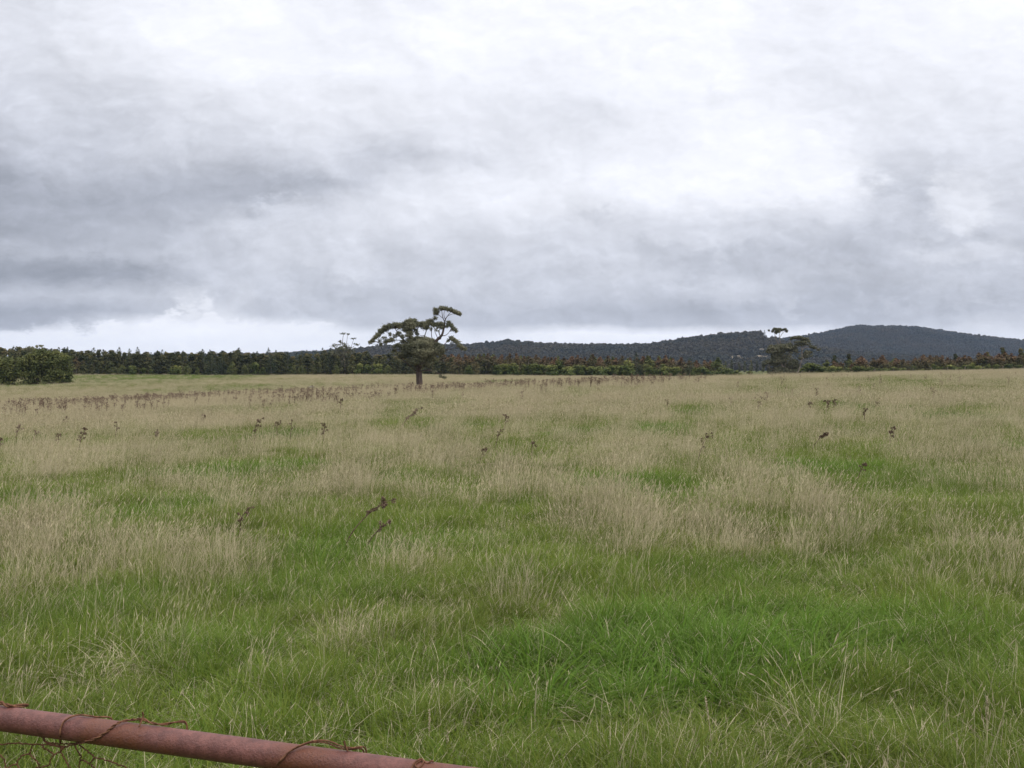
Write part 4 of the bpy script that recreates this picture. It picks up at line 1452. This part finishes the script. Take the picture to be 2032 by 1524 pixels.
gum_limbs = [
    ([(1016, 1400, 0), (1010, 1300, 0), (1004, 1200, 0), (1000, 1110, 0)], 50, 46),
    ([(1016, 1420, 0), (1016, 1370, 0), (1012, 1330, 0)], 62, 44),
    ([(1000, 1130, 0), (985, 1000, 0.1), (960, 880, 0.2), (905, 720, 0.3), (870, 560, 0.2), (890, 430, 0)], 36, 8),
    ([(1000, 1120, 0), (1040, 980, -0.2), (1120, 850, -0.2), (1230, 690, 0), (1290, 610, 0), (1345, 560, 0), (1375, 460, 0), (1392, 360, 0)], 34, 11),
    ([(1230, 690, 0), (1300, 620, 0.2), (1330, 600, 0.3), (1300, 500, 0.5), (1340, 420, 0.5)], 12, 4),
    ([(1392, 380, 0), (1400, 320, 0), (1440, 260, 0), (1490, 200, 0)], 9, 3), ([(1392, 360, 0), (1360, 280, 0.1), (1345, 180, 0.1)], 7, 3), ([(1400, 320, 0), (1380, 250, -0.1), (1395, 170, -0.1)], 5, 2),
    ([(1440, 262, 0), (1520, 230, 0.1), (1580, 215, 0.1)], 4, 2), ([(1362, 300, 0), (1300, 250, 0), (1265, 230, 0)], 4, 2),
    ([(1340, 565, 0), (1400, 560, 0), (1450, 520, 0), (1500, 430, 0)], 7, 2), ([(1378, 450, 0), (1420, 420, 0), (1455, 380, 0)], 5, 2),
    ([(1240, 720, 0), (1330, 730, 0), (1400, 680, 0), (1450, 630, 0), (1500, 610, 0)], 8, 3), ([(1330, 800, 0), (1400, 780, 0), (1480, 730, 0), (1570, 680, 0)], 7, 2), ([(1400, 780, 0), (1520, 760, 0), (1630, 740, 0)], 4, 2),
    ([(960, 900, 0.2), (860, 760, 0.4), (780, 640, 0.3), (700, 560, 0.2), (640, 450, 0)], 20, 5), ([(780, 640, 0.3), (690, 630, 0.2), (590, 640, 0)], 7, 3), ([(700, 560, 0.2), (600, 540, 0.1), (480, 500, 0)], 6, 2),
    ([(860, 760, 0.4), (760, 780, 0.3), (660, 770, 0.2), (630, 730, 0)], 8, 3), ([(700, 570, 0.2), (560, 610, 0.2), (420, 620, 0), (340, 610, 0)], 5, 2), ([(600, 640, 0), (500, 660, 0), (430, 690, 0)], 4, 2),
    ([(880, 560, 0.2), (960, 470, 0.1), (1060, 400, 0)], 7, 3), ([(1120, 850, -0.2), (1080, 640, 0.2), (1100, 520, 0.3), (1150, 420, 0.1)], 10, 4), ([(1230, 690, 0), (1190, 570, 0.3), (1190, 460, 0.3), (1180, 380, 0)], 7, 3), ([(1290, 610, 0), (1240, 500, 0.2), (1230, 420, 0)], 5, 2),
    ([(1010, 1100, 0), (1120, 1090, 0), (1240, 1110, 0), (1330, 1160, 0), (1380, 1190, 0)], 9, 3), ([(1000, 1120, 0), (900, 1050, 0.2), (780, 950, 0.3), (690, 860, 0.2), (640, 800, 0)], 14, 4), ([(980, 1060, 0), (1000, 900, 0.5), (1010, 760, 0.6)], 16, 6)]
px_tree('gum_tree', 832.5, 769.5, 120.0, gum_clusters, gum_limbs, 0.17,
        'lone old gum tree with layered umbrella crown and bare trunk, middle of the field', 'tree', (M_GUM, M_BARK_DARK), 12, Z7, 0.8, 4.0)

# the many-stemmed gum at the gap (12.7 times, corner at 1500, 640)
Z12 = lambda q: (1500 + q[0] / 12.7, 640 + q[1] / 12.7)
gum2_clusters = [
    (480, 175, 46, 30, 90), (560, 180, 60, 40, 130), (570, 240, 36, 40, 80), (500, 240, 26, 44, 60), (430, 215, 24, 40, 50), (640, 180, 40, 18, 50), (720, 180, 56, 22, 60), (775, 220, 24, 30, 40), (320, 205, 16, 24, 16),
    (960, 390, 80, 34, 130), (1090, 385, 80, 40, 150), (1220, 420, 80, 50, 180), (1310, 460, 50, 56, 130), (1180, 480, 80, 50, 120), (880, 420, 40, 22, 40),
    (380, 620, 60, 50, 150), (440, 610, 56, 44, 140), (600, 600, 84, 60, 220), (700, 620, 84, 60, 220), (830, 570, 76, 56, 200), (820, 650, 90, 60, 220), (290, 720, 44, 44, 90), (340, 680, 50, 50, 110), (640, 700, 90, 60, 200),
    (960, 640, 70, 60, 160), (1010, 720, 50, 56, 120), (430, 760, 80, 60, 190), (560, 800, 90, 70, 240), (540, 900, 90, 80, 260), (640, 860, 60, 60, 140), (880, 720, 60, 60, 100), (420, 880, 60, 70, 160), (300, 1000, 66, 50, 140), (220, 1060, 56, 44, 110), (190, 1100, 26, 26, 40), (380, 980, 50, 60, 110),
    (1400, 610, 56, 26, 70), (1480, 650, 46, 30, 70), (1580, 690, 36, 26, 60), (1260, 770, 60, 40, 90), (1370, 760, 56, 40, 80), (1240, 860, 66, 50, 110), (1110, 900, 56, 30, 60), (1160, 560, 60, 40, 60), (1060, 560, 44, 40, 40),
    (960, 1010, 110, 80, 320), (860, 1080, 110, 90, 340), (1000, 1110, 90, 80, 300), (960, 960, 60, 40, 120), (680, 1020, 90, 60, 150),
    (560, 760, 230, 190, 260), (480, 1000, 190, 140, 160), (720, 620, 300, 90, 180), (1150, 520, 210, 110, 110), (1250, 800, 160, 90, 90), (760, 900, 200, 160, 120),
    (520, 1240, 90, 110, 420), (780, 1280, 110, 90, 480), (900, 1230, 80, 80, 300), (700, 1330, 130, 60, 420), (900, 1340, 90, 50, 300),
    (600, 1230, 110, 110, 420), (700, 1200, 90, 90, 320), (560, 1330, 80, 50, 200), (640, 1340, 90, 40, 200), (350, 1260, 50, 70, 120), (360, 1180, 30, 60, 60)]
gum2_limbs = [
    ([(690, 1400), (690, 1250), (660, 1080), (560, 900), (450, 760)], 39, 13.6), ([(690, 1300), (740, 1100), (700, 850), (620, 600)], 33, 10.2), ([(900, 1380), (915, 1250), (900, 1050), (840, 820), (830, 600)], 30, 10.2),
    ([(960, 1380), (1060, 1240), (1110, 1080), (1160, 900), (1150, 650), (1130, 450)], 27, 8.5), ([(1150, 700), (1260, 600), (1230, 450)], 12, 5.1), ([(1160, 900), (1280, 800), (1400, 760)], 10.5, 5.1), ([(1200, 650), (1380, 620), (1570, 680)], 7.5, 3.4),
    ([(620, 640), (500, 420), (470, 280)], 10.5, 5.1), ([(640, 600), (590, 400), (590, 270)], 9, 5.1), ([(600, 380), (680, 260), (760, 210)], 6, 3.4), ([(340, 1390), (340, 1200), (320, 1000)], 18, 6.8), ([(560, 900), (400, 960), (230, 1060)], 12, 5.1)]
px_tree('gum_tree', 1556, 750, 225.0, gum2_clusters, gum2_limbs, 0.36,
        'many stemmed straggly gum tree with a detached tuft on bare stems beside the gap', 'tree', (M_GUM, M_BARK_PALE), 31, Z12, 0.7, 4.6)

# big leafy clump at the left edge: three bushy trees growing together (4.064 times, corner at 0, 660)
Z4 = lambda q: (q[0] / 4.064, 660 + q[1] / 4.064)
for bx, cl, lab, seed in (
    (20, [(-60, 260, 90, 80, 500), (60, 250, 90, 66, 520), (30, 330, 90, 70, 460), (-50, 370, 80, 60, 360), (60, 400, 80, 36, 260), (110, 320, 70, 70, 380), (-110, 330, 70, 80, 300)],
     'olive bushy tree cut by the left edge of the picture, part of the left clump', 3),
    (72, [(290, 180, 70, 44, 420), (350, 190, 70, 50, 420), (230, 250, 80, 60, 460), (310, 260, 90, 70, 560), (200, 330, 90, 70, 480), (290, 350, 90, 64, 480), (180, 270, 56, 50, 280), (240, 410, 80, 28, 240), (390, 250, 60, 60, 320)],
     'tallest rounded olive tree in the clump at the left edge', 4),
    (115, [(460, 200, 66, 44, 380), (500, 230, 60, 56, 400), (440, 270, 80, 70, 460), (520, 310, 60, 64, 400), (460, 350, 80, 64, 440), (540, 370, 40, 52, 260), (400, 390, 70, 44, 280), (500, 410, 70, 24, 240)],
     'broad olive tree at the right end of the clump at the left edge', 5)):
    q = bx * 4.064
    limbs = [([(q, 440, 0), (q + 4, 380, 0.1), (q - 20, 300, 0.2), (q - 50, 240, 0.2)], 10, 3), ([(q + 6, 440, 0), (q + 20, 360, -0.2), (q + 40, 280, 0), (q + 30, 220, 0)], 9, 3)]
    px_tree('bushy_tree', bx, 766, 188.0, cl, limbs, 0.45, lab, 'tree', (M_CLUMP, M_BARK_DARK), seed, Z4, 0.9, 2.2)

# the gum that pokes out of the plantation left of the lone gum, and the one above the left clump
P1 = lambda q: q
px_tree('gum_tree', 684, 747, 300.0,
        [(682, 664, 7, 1.6, 40), (691, 665, 4, 1.6, 24), (703, 674, 5, 1.6, 28), (673, 680, 6, 3, 40), (680, 685, 9, 3, 60), (666, 688, 9, 4, 60), (705, 685, 7, 2.5, 40), (711, 686, 4, 1.6, 18), (690, 689, 10, 4, 90), (675, 695, 18, 6, 260), (692, 699, 14, 8, 220), (664, 703, 12, 9, 200), (680, 708, 18, 10, 300), (680, 722, 18, 10, 280), (668, 732, 12, 9, 160)],
        [([(684, 750), (684, 720), (682, 700), (680, 680), (682, 665)], 1.2, 0.35), ([(683, 700), (688, 682), (690, 666)], 0.6, 0.3), ([(684, 705), (696, 692), (702, 675)], 0.6, 0.3), ([(686, 702), (698, 692), (708, 686)], 0.5, 0.25), ([(683, 710), (672, 692), (668, 685)], 0.6, 0.3)],
        0.5, 'gum tree with thin flat tufts sticking up above the plantation left of the lone gum', 'tree', (M_GUM, M_BARK_PALE), 41, P1, 0.8, 1.3)
px_tree('gum_tree', 74, 749, 255.0,
        [(82, 684, 7, 2.6, 70), (74, 685, 4, 1.8, 26), (62, 687, 9, 3.2, 80), (54, 691, 8, 4, 70), (70, 692, 12, 5, 130), (64, 699, 16, 7, 200), (75, 706, 18, 9, 220), (70, 720, 18, 10, 220)],
        [([(74, 752), (74, 720), (74, 700), (80, 686)], 1.0, 0.3), ([(74, 710), (66, 698), (60, 688)], 0.6, 0.3)],
        0.5, 'flat topped gum showing just above the bushy clump at the left', 'tree', (M_GUM, M_BARK_PALE), 42, P1, 0.8, 1.3)


# ---- plantation trees: a few of each kind, then copies
def crown_broad(seed, h=8.0, r=2.2, leaf=0.55, n=1000):
    rng = np.random.default_rng(seed)
    mb = MB()
    m = 15
    for k in range(m):
        t = (k + 0.5) / m
        zz = h * (0.16 + 0.80 * t)
        rr = r * (0.95 - 0.75 * max(0, t - 0.35) ** 1.2 / 0.6)
        a = rng.uniform(0, 6.28); q = rr * rng.uniform(0.15, 0.6)
        R = np.array([1, 1, 0.9]) * rng.uniform(0.36, 0.58) * r * (1.1 - 0.5 * t)
        p, nn = blob_points(rng, n // m, (q * math.cos(a), q * math.sin(a), zz), R, 0.4, 0.8)
        mb.add(*leaf_cards(p, nn, leaf, leaf * 0.55, rng))
    p, nn = blob_points(rng, n // 9, (0, 0, h * 0.2), (r * 0.7, r * 0.7, h * 0.16), 0.5)
    mb.add(*leaf_cards(p, nn, leaf, leaf * 0.55, rng))
    return mb


def crown_spire(seed, h=9.0, r=1.7, leaf=0.42, n=1000):
    rng = np.random.default_rng(seed)
    mb = MB()
    tiers = 15
    for k in range(tiers):
        t = k / (tiers - 1)
        zz = h * (0.08 + 0.90 * t)
        rr = r * (1 - t) ** 0.62 + 0.16
        c = max(14, int(n / tiers * (1.75 - 1.3 * t)))
        a = rng.uniform(0, 6.28, c); q = rr * np.sqrt(rng.uniform(0.08, 1, c)) * (1 + 0.22 * np.sin(a * 5 + k))
        p = np.stack([q * np.cos(a), q * np.sin(a), zz - 0.30 * q + rng.normal(0, h * 0.022, c)], -1)
        nn = np.stack([np.cos(a) * 0.6, np.sin(a) * 0.6, np.full(c, 0.8)], -1) + rng.normal(0, 0.35, (c, 3))
        mb.add(*leaf_cards(p, nn, leaf * (1.1 - 0.5 * t), leaf * 0.5, rng))
    return mb


def crown_ovate(seed, h=6.5, r=1.7, leaf=0.52, n=1100, low=0.03):
    rng = np.random.default_rng(seed)
    mb = MB()
    m = 17
    for k in range(m):
        t = (k + 0.5) / m
        zz = h * (low + (0.97 - low) * t)
        prof = math.sin(math.pi * min(1, (t * 0.86 + 0.2))) ** 0.75
        a = rng.uniform(0, 6.28); q = r * prof * rng.uniform(0.2, 0.62)
        rr = r * prof * rng.uniform(0.42, 0.66) + 0.12
        p, nn = blob_points(rng, n // m, (q * math.cos(a), q * math.sin(a), zz), (rr, rr, rr * 1.15), 0.4)
        mb.add(*leaf_cards(p, nn, leaf, leaf * 0.5, rng))
    return mb


def crown_bush(seed, h=3.0, r=1.6, leaf=0.40, n=800):
    rng = np.random.default_rng(seed)
    mb = MB()
    for k in range(12):
        a = rng.uniform(0, 6.28); q = r * rng.uniform(0.0, 0.6)
        zz = h * rng.uniform(0.22, 0.78) * (1.1 - 0.45 * q / r)
        rr = r * rng.uniform(0.32, 0.5)
        p, nn = blob_points(rng, n // 12, (q * math.cos(a), q * math.sin(a), zz), (rr, rr, rr * 0.85), 0.4)
        mb.add(*leaf_cards(p, nn, leaf, leaf * 0.5, rng))
    return mb


def straight_trunk(h, r, seed):
    rng = np.random.default_rng(seed)
    return trunk_mesh('trunk', [([(0, 0, -0.2), (rng.normal(0, 0.05), rng.normal(0, 0.05), h * 0.3), (rng.normal(0, 0.12), rng.normal(0, 0.12), h * 0.62), (rng.normal(0, 0.1), 0, h * 0.9)], r, r * 0.2)], M_BARK_PALE, 6)


BROAD = [(straight_trunk(8.0, 0.14, 600 + k), crown_broad(500 + k).mesh('crown', M_DARKTREE)) for k in range(6)]
SPIRE = [(straight_trunk(9.0, 0.12, 620 + k), crown_spire(520 + k).mesh('crown', M_CONIFER)) for k in range(4)]
OVATE = [(straight_trunk(6.5, 0.10, 640 + k), crown_ovate(540 + k, r=1.65 + 0.12 * k).mesh('crown', M_RED)) for k in range(6)]
BUSH = [(straight_trunk(2.4, 0.06, 660 + k), crown_bush(560 + k, h=2.7 + 0.25 * k).mesh('crown', M_SHRUB)) for k in range(5)]
HBASE = {'b': 8.0, 's': 9.0, 'o': 6.5}


def plant(name, protos, k, px, d, h_m, h0, w, rng, label, cat, group=None):
    base = stand(px, d)
    tm, cm = protos[k % len(protos)]
    s = h_m / h0
    return tree(name, (base.x, base.y, base.z - 0.1), tm, cm, label, cat, group, float(rng.uniform(0, 6.28)), (s * w, s * w, s))


def height_to(px, d, py_top):
    """metres from the ground under that column up to the picture row"""
    return at_depth(px, py_top, d).z - float(ground_z((px - CX) / F * d, d))


def plantation():
    rng = np.random.default_rng(5)
    top_u = [-100, 0, 60, 140, 175, 240, 290, 330, 420, 500, 560, 590, 640, 720, 760, 800, 860, 930]
    top_p = [692, 691, 692, 694, 696, 695, 699, 698, 698, 697, 700, 704, 698, 699, 702, 704, 706, 706]
    # pointed conifers on the left skyline
    sp = [(-22, 690), (27, 688), (103, 690), (117, 688), (134, 689), (186, 691), (205, 692), (237, 690), (257, 692), (273, 689), (300, 698), (322, 694), (347, 696), (363, 695), (402, 693), (417, 694), (440, 696),
          (458, 698), (474, 689), (510, 697), (533, 690), (548, 694), (571, 697), (589, 700), (599, 696), (609, 694), (628, 694), (640, 691), (655, 696), (730, 697)]
    for i, (u, p) in enumerate(sp):
        d = rng.uniform(300, 322)
        plant('conifer_tree', SPIRE, i, u, d, height_to(u, d, p + rng.uniform(-1.0, 1.0)), 9.0, rng.uniform(1.3, 1.9), rng,
              '%s dark pointed conifer from the left on the plantation skyline' % ordinal(i), 'tree', 'pointed conifers on the plantation skyline')
    # dark wall behind and between them
    n = 0
    for row, (d0, du, dp, u1) in enumerate(((300, 15, 5, 900), (313, 14, 3, 960), (328, 15, 1.5, 900))):
        for u in np.arange(-95, u1, du):
            uu = u + rng.uniform(-5, 5)
            d = d0 + rng.uniform(-4, 4)
            p = np.interp(uu, top_u, top_p) + dp - 2.0 + rng.choice([-5, -2, 0, 1, 3, 6, 10]) * rng.uniform(0.5, 1)
            back = ('back', 'middle', 'front')[2 - row]
            plant('plantation_tree', BROAD, rng.integers(0, 6), uu, d, height_to(uu, d, p), 8.0, rng.uniform(0.95, 1.75), rng,
                  'dark green tree in the %s row of the plantation left of the lone gum' % back, 'tree', 'dark trees in the %s row of the plantation' % back)
            n += 1
    # front row of lower trees and bushes, left
    fb = [(205, 716, 'b'), (222, 716, 'o'), (243, 722, 'o'), (262, 722, 'g'), (284, 729, 'g'), (300, 730, 'g'), (340, 731, 'g'), (352, 718, 'y'), (372, 722, 'o'), (392, 726, 'o'), (420, 702, 'd'), (440, 706, 'd'),
          (462, 716, 'o'), (486, 722, 'o'), (505, 718, 'y'), (522, 726, 'g'), (538, 704, 'd'), (560, 708, 'b'), (578, 719, 'o'), (600, 722, 'o'), (622, 716, 'b'), (645, 712, 'b'), (668, 722, 'o'), (712, 717, 'y'), (728, 722, 'y'), (748, 717, 'g'), (770, 722, 'o'),
          (790, 716, 'b'), (152, 708, 'r'), (166, 716, 'b'), (182, 722, 'b')]
    fb.sort()
    for i, (u, p, k) in enumerate(fb):
        d = rng.uniform(287, 296)
        lab_at = 'plantation foot, from left clump to lone gum'
        h = height_to(u, d, p)
        w = rng.uniform(0.95, 1.25)
        if k in 'gy':
            plant('bush', BUSH, i, u, d, h, 2.9, 1.0 if h < 3.4 else 0.85, rng, '%s bush or tree, %s green, %s' % (ordinal(i), 'yellowish' if k == 'y' else 'mid', lab_at), 'bush', 'front row along the left plantation')
        elif k == 'd':
            plant('conifer_tree', SPIRE, i, u, d, h, 9.0, 1.9, rng, '%s bush or tree, darkest conical green, %s' % (ordinal(i), lab_at), 'tree', 'front row along the left plantation')
        elif k == 'b':
            plant('plantation_tree', BROAD, i, u, d, h, 8.0, 1.3, rng, '%s bush or tree, dull dark green, %s' % (ordinal(i), lab_at), 'tree', 'front row along the left plantation')
        else:
            plant('young_tree', OVATE if k == 'r' else MIXED, i, u, d, h, 6.5, 1.35, rng, '%s bush or tree, brownish olive green, %s' % (ordinal(i), lab_at), 'tree', 'front row along the left plantation')
    # red tipped young trees, between the lone gum and the gap
    u = 880.0
    i = 0
    tu = [860, 900, 950, 1000, 1050, 1100, 1135, 1170, 1200, 1260, 1300, 1340, 1400, 1440]
    tp = [702, 699, 698, 700, 703, 703, 706, 702, 705, 707, 703, 707, 712, 716]
    pos = []
    while u < 1372:
        pos.append(u)
        u += rng.uniform(10, 17)
    pos += [1383, 1398, 1410]
    for i, u in enumerate(pos):
        d = rng.uniform(292, 304)
        p = np.interp(u, tu, tp) + rng.uniform(-3, 6)
        plant('young_tree', OVATE, rng.integers(0, 6), u, d, height_to(u, d, p), 6.5, rng.uniform(1.1, 1.6), rng,
              '%s red tipped young tree rightwards from the lone gum, in the row before the gap' % ordinal(i), 'tree', 'red tipped trees between lone gum and gap')
    for u in np.arange(870, 1400, 15):
        d = rng.uniform(308, 322)
        p = np.interp(u, tu, tp) + rng.uniform(0, 6)
        plant('young_tree', MIXED if rng.uniform() < 0.5 else OVATE, rng.integers(0, 6), u + rng.uniform(-5, 5), d, height_to(u, d, p), 6.5, rng.uniform(1.2, 1.7), rng,
              'brownish tree half hidden in the second row right of the lone gum', 'tree', 'second row of red tipped trees')
    # dark single conifers in that stretch
    for u, p, lab in ((1262, 700, 'tall dark narrow conifer among the red tipped trees'), (1369, 709, 'dark blue green conifer close to the right end of the red tipped row')):
        plant('conifer_tree', SPIRE, 1, u, 289.0, height_to(u, 289.0, p), 9.0, 1.75, rng, lab, 'tree')
    for u, p, lab in ((1425, 707, 'peaked dark green tree at the right end of the plantation row before the gap'), (1285, 704, 'broad olive tree right of the tall dark narrow conifer')):
        plant('plantation_tree', MIXED, 2, u, 291.0, height_to(u, 291.0, p), 6.5, 1.7, rng, lab, 'tree')
    # bushes at their feet
    bs = [(931, 728), (990, 720), (1003, 718), (1020, 724), (1040, 726), (1062, 720), (1074, 722), (1094, 720), (1108, 719), (1132, 719), (1146, 720), (1158, 722), (1172, 726), (1192, 719), (1206, 718), (1220, 720), (1236, 724), (1246, 720), (1290, 729), (1302, 730), (1316, 726), (1330, 724), (1344, 727), (1384, 726), (1394, 727), (1408, 729),
          (1418, 732), (1430, 729), (1444, 727), (1456, 729), (1466, 735)]
    for i, (u, p) in enumerate(bs):
        d = rng.uniform(281, 288)
        plant('bush', BUSH, rng.integers(0, 5), u, d, height_to(u, d, p), 2.9, rng.uniform(1.1, 1.5), rng,
              '%s low bright green bush rightwards from the lone gum at the plantation foot' % ordinal(i), 'bush', 'bright bushes between lone gum and gap')
    plant('bush', BUSH, 2, 1487, 276.0, height_to(1487, 276.0, 735), 2.9, 1.1, rng, 'small round green bush standing alone in the gap before the green paddock', 'bush')
    plant('bush', BUSH, 3, 1497, 277.0, height_to(1497, 277.0, 744), 2.9, 1.3, rng, 'very small low bush touching the round one in the gap', 'bush')
    # right of the second gum
    bs = [(1588, 722, 1.0), (1606, 719, 1.1), (1620, 724, 1.0), (1634, 727, 0.9), (1648, 723, 0.95), (1663, 724, 0.9), (1683, 729, 0.8), (1698, 725, 0.9), (1711, 728, 0.9), (1728, 726, 0.9), (1742, 728, 1.0), (1757, 726, 1.0), (1772, 727, 1.0), (1790, 726, 1.0), (1812, 727, 1.1), (1828, 729, 1.0), (1852, 724, 1.0), (1866, 725, 1.0), (1884, 723, 1.1),
          (1900, 724, 1.1), (1915, 722, 1.0), (1930, 722, 1.0), (1945, 721, 1.0), (1962, 724, 1.0), (1978, 722, 1.0), (2000, 720, 1.0), (2020, 722, 1.0), (2045, 720, 1.0), (2070, 720, 1.0)]
    for i, (u, p, w) in enumerate(bs):
        d = rng.uniform(250, 262)
        plant('bush', BUSH, rng.integers(0, 5), u, d, height_to(u, d, p), 2.9, w * rng.uniform(1.35, 1.8), rng,
              '%s green bush rightwards from the many stemmed gum at the right tree line' % ordinal(i), 'bush', 'green bushes right of the many stemmed gum')
    rs = [(1660, 719), (1690, 720), (1709, 705), (1733, 709), (1751, 703), (1778, 709), (1793, 711), (1816, 708), (1832, 702), (1846, 703), (1858, 704), (1870, 703), (1886, 711), (1903, 707), (1914, 703), (1926, 712), (1942, 698), (1955, 699), (1982, 700), (1994, 696), (2007, 699), (2022, 702), (2040, 697), (2060, 698), (2080, 696)]
    for i, (u, p) in enumerate(rs):
        d = rng.uniform(266, 276)
        plant('young_tree', OVATE, rng.integers(0, 6), u, d, height_to(u, d, p), 6.5, rng.uniform(1.5, 1.95), rng,
              '%s red tipped young tree rightwards from the many stemmed gum' % ordinal(i), 'tree', 'red tipped trees right of the many stemmed gum')
    for i, u in enumerate(np.arange(1640, 2100, 15)):
        d = rng.uniform(277, 284)
        p = np.interp(u, [1640, 1720, 1800, 1900, 1960, 2100], [714, 709, 710, 708, 702, 699]) + rng.uniform(-1, 5)
        plant('young_tree', MIXED if i % 3 == 0 else OVATE, rng.integers(0, 6), u + rng.uniform(-4, 4), d, height_to(u, d, p), 6.5, rng.uniform(1.6, 2.0), rng,
              'brownish tree half hidden in the second row right of the many stemmed gum', 'tree', 'second row of trees at the right')
    for u, p, lab in ((1990, 688, 'tall dark green tree topping the red tipped ones near the right edge'), (1895, 701, 'dim grey green tree behind the red tipped row at the right'), (2025, 690, 'dark tree cut by the right edge of the picture'),
                      (1655, 704, 'sparse grey green gum just right of the many stemmed gum'), (1685, 701, 'flat topped grey green gum behind the bushes right of the many stemmed gum'), (1960, 697, 'dark conical tree behind the right red tipped trees')):
        plant('plantation_tree', BROAD, int(u) % 6, u, 283.0, height_to(u, 283.0, p), 8.0, 1.1, rng, lab, 'tree')
    # dim trees across the paddock beyond the gap
    for i, (u, p) in enumerate(((1440, 716), (1452, 714), (1466, 718), (1478, 716), (1490, 714), (1502, 717), (1514, 715), (1526, 717), (1540, 716))):
        d = 640.0 + rng.uniform(-10, 10)
        plant('paddock_tree', BROAD, i, u, d, height_to(u, d, p), 8.0, 0.8, rng, '%s hazy blue green tree from the left beyond the gap and the paddock' % ordinal(i), 'tree', 'trees beyond the gap')


MIXED = [(tm, cm.copy()) for tm, cm in OVATE]
for _, cm in MIXED:
    cm.materials[0] = M_CLUMP
plantation()

# narrow tree on the skyline of the nearer ridge
_q = at_depth(1517, 676, 1545.0)
tree('conifer_tree', (_q.x, _q.y, float(hill_z(_q.x, _q.y)) - 1.0), straight_trunk(9.0, 0.15, 900), SPIRE[1][1],
     'tall narrow tree standing up alone on the hill skyline near the second gum', 'tree', None, 0.4, (2.6, 2.6, (CAM_H + (HORIZON - 655) / F * 1545 - float(hill_z(_q.x, _q.y)) + 1) / 9.0))


# ------------------------------------------------------------------ rock and far fence
def rock():
    rng = np.random.default_rng(3)
    x, y, z = ground_at(619, 772)
    n, m = 9, 14
    V = []
    for i in range(n):
        for j in range(m):
            th, ph = math.pi * i / (n - 1), 2 * math.pi * j / m
            d = np.array([math.sin(th) * math.cos(ph), math.sin(th) * math.sin(ph), math.cos(th)])
            r = 0.8 + 0.5 * float(fbm(d[0] * 1.6 + 5, d[1] * 1.6 + d[2] * 1.3, 12, 3))
            V.append(d * r * np.array([0.36, 0.28, 0.18]))
    Q = [(i * m + j, (i + 1) * m + j, (i + 1) * m + (j + 1) % m, i * m + (j + 1) % m) for i in range(n - 1) for j in range(m)]
    me = mesh_from('boulder', V, np.array(Q), bark_material('pale_stone', (0.16, 0.145, 0.11), (0.27, 0.25, 0.20), 4))
    tag(obj('boulder', me, None, (x, y, z + 0.22)), 'small pale boulder in the green strip left of the lone gum', 'rock')


rock()


def far_fence():
    us = [1735, 1773, 1812, 1848, 1881, 1915, 1950, 1990, 2030, 2075]
    d = 235.0
    m = bark_material('grey_fence_timber', (0.10, 0.085, 0.07), (0.20, 0.17, 0.145), 8)
    pts = [stand(u, d) for u in us]
    root = bpy.data.objects.new('wire_fence', None)
    COL.objects.link(root)
    root.location = pts[0]
    tag(root, 'old post and wire fence in front of the right tree line', 'fence')
    o0 = Vector(pts[0])
    rng = np.random.default_rng(2)
    for i, p in enumerate(pts):
        q = p - o0
        mb = MB()
        h = 1.15 + rng.normal(0, 0.06)
        ln = [tuple(q + Vector((rng.normal(0, 0.02) * k, 0, h * k / 4 - 0.3 * (k == 0)))) for k in range(5)]
        mb.tube(ln, [0.10, 0.095, 0.09, 0.088, 0.08], 8)
        mb.tube([ln[-1], tuple(Vector(ln[-1]) + Vector((0, 0, 0.02)))], [0.08, 0.01], 8)
        obj('post', mb.mesh('post', m), root)
    for hgt in (0.4, 0.75, 1.05):
        mb = MB()
        mb.tube([tuple(p - o0 + Vector((0, -0.1, hgt))) for p in pts], [0.004] * len(pts), 4)
        obj('wire', mb.mesh('wire', m), root)


far_fence()


# ------------------------------------------------------------------ the air
def haze():
    H = 6300.0
    z0, z1 = -9.0, 175.0
    V = [(x, y, z) for z in (z0, z1) for y in (-H, H) for x in (-H, H)]
    Q = [(0, 2, 3, 1), (4, 5, 7, 6), (0, 1, 5, 4), (2, 6, 7, 3), (0, 4, 6, 2), (1, 3, 7, 5)]
    m, t, out = new_mat('thin_air')
    pv = t.new('ShaderNodeVolumePrincipled')
    pv.inputs['Color'].default_value = (0.58, 0.73, 1.0, 1.0)
    pv.inputs['Density'].default_value = 6.2e-5
    pv.inputs['Anisotropy'].default_value = 0.0
    t.l.new(pv.outputs[0], out.inputs['Volume'])
    o = obj('haze', mesh_from('haze', V, np.array(Q), m))
    tag(o, 'thin blue air between the field and the far hills', 'haze', kind='stuff')


haze()
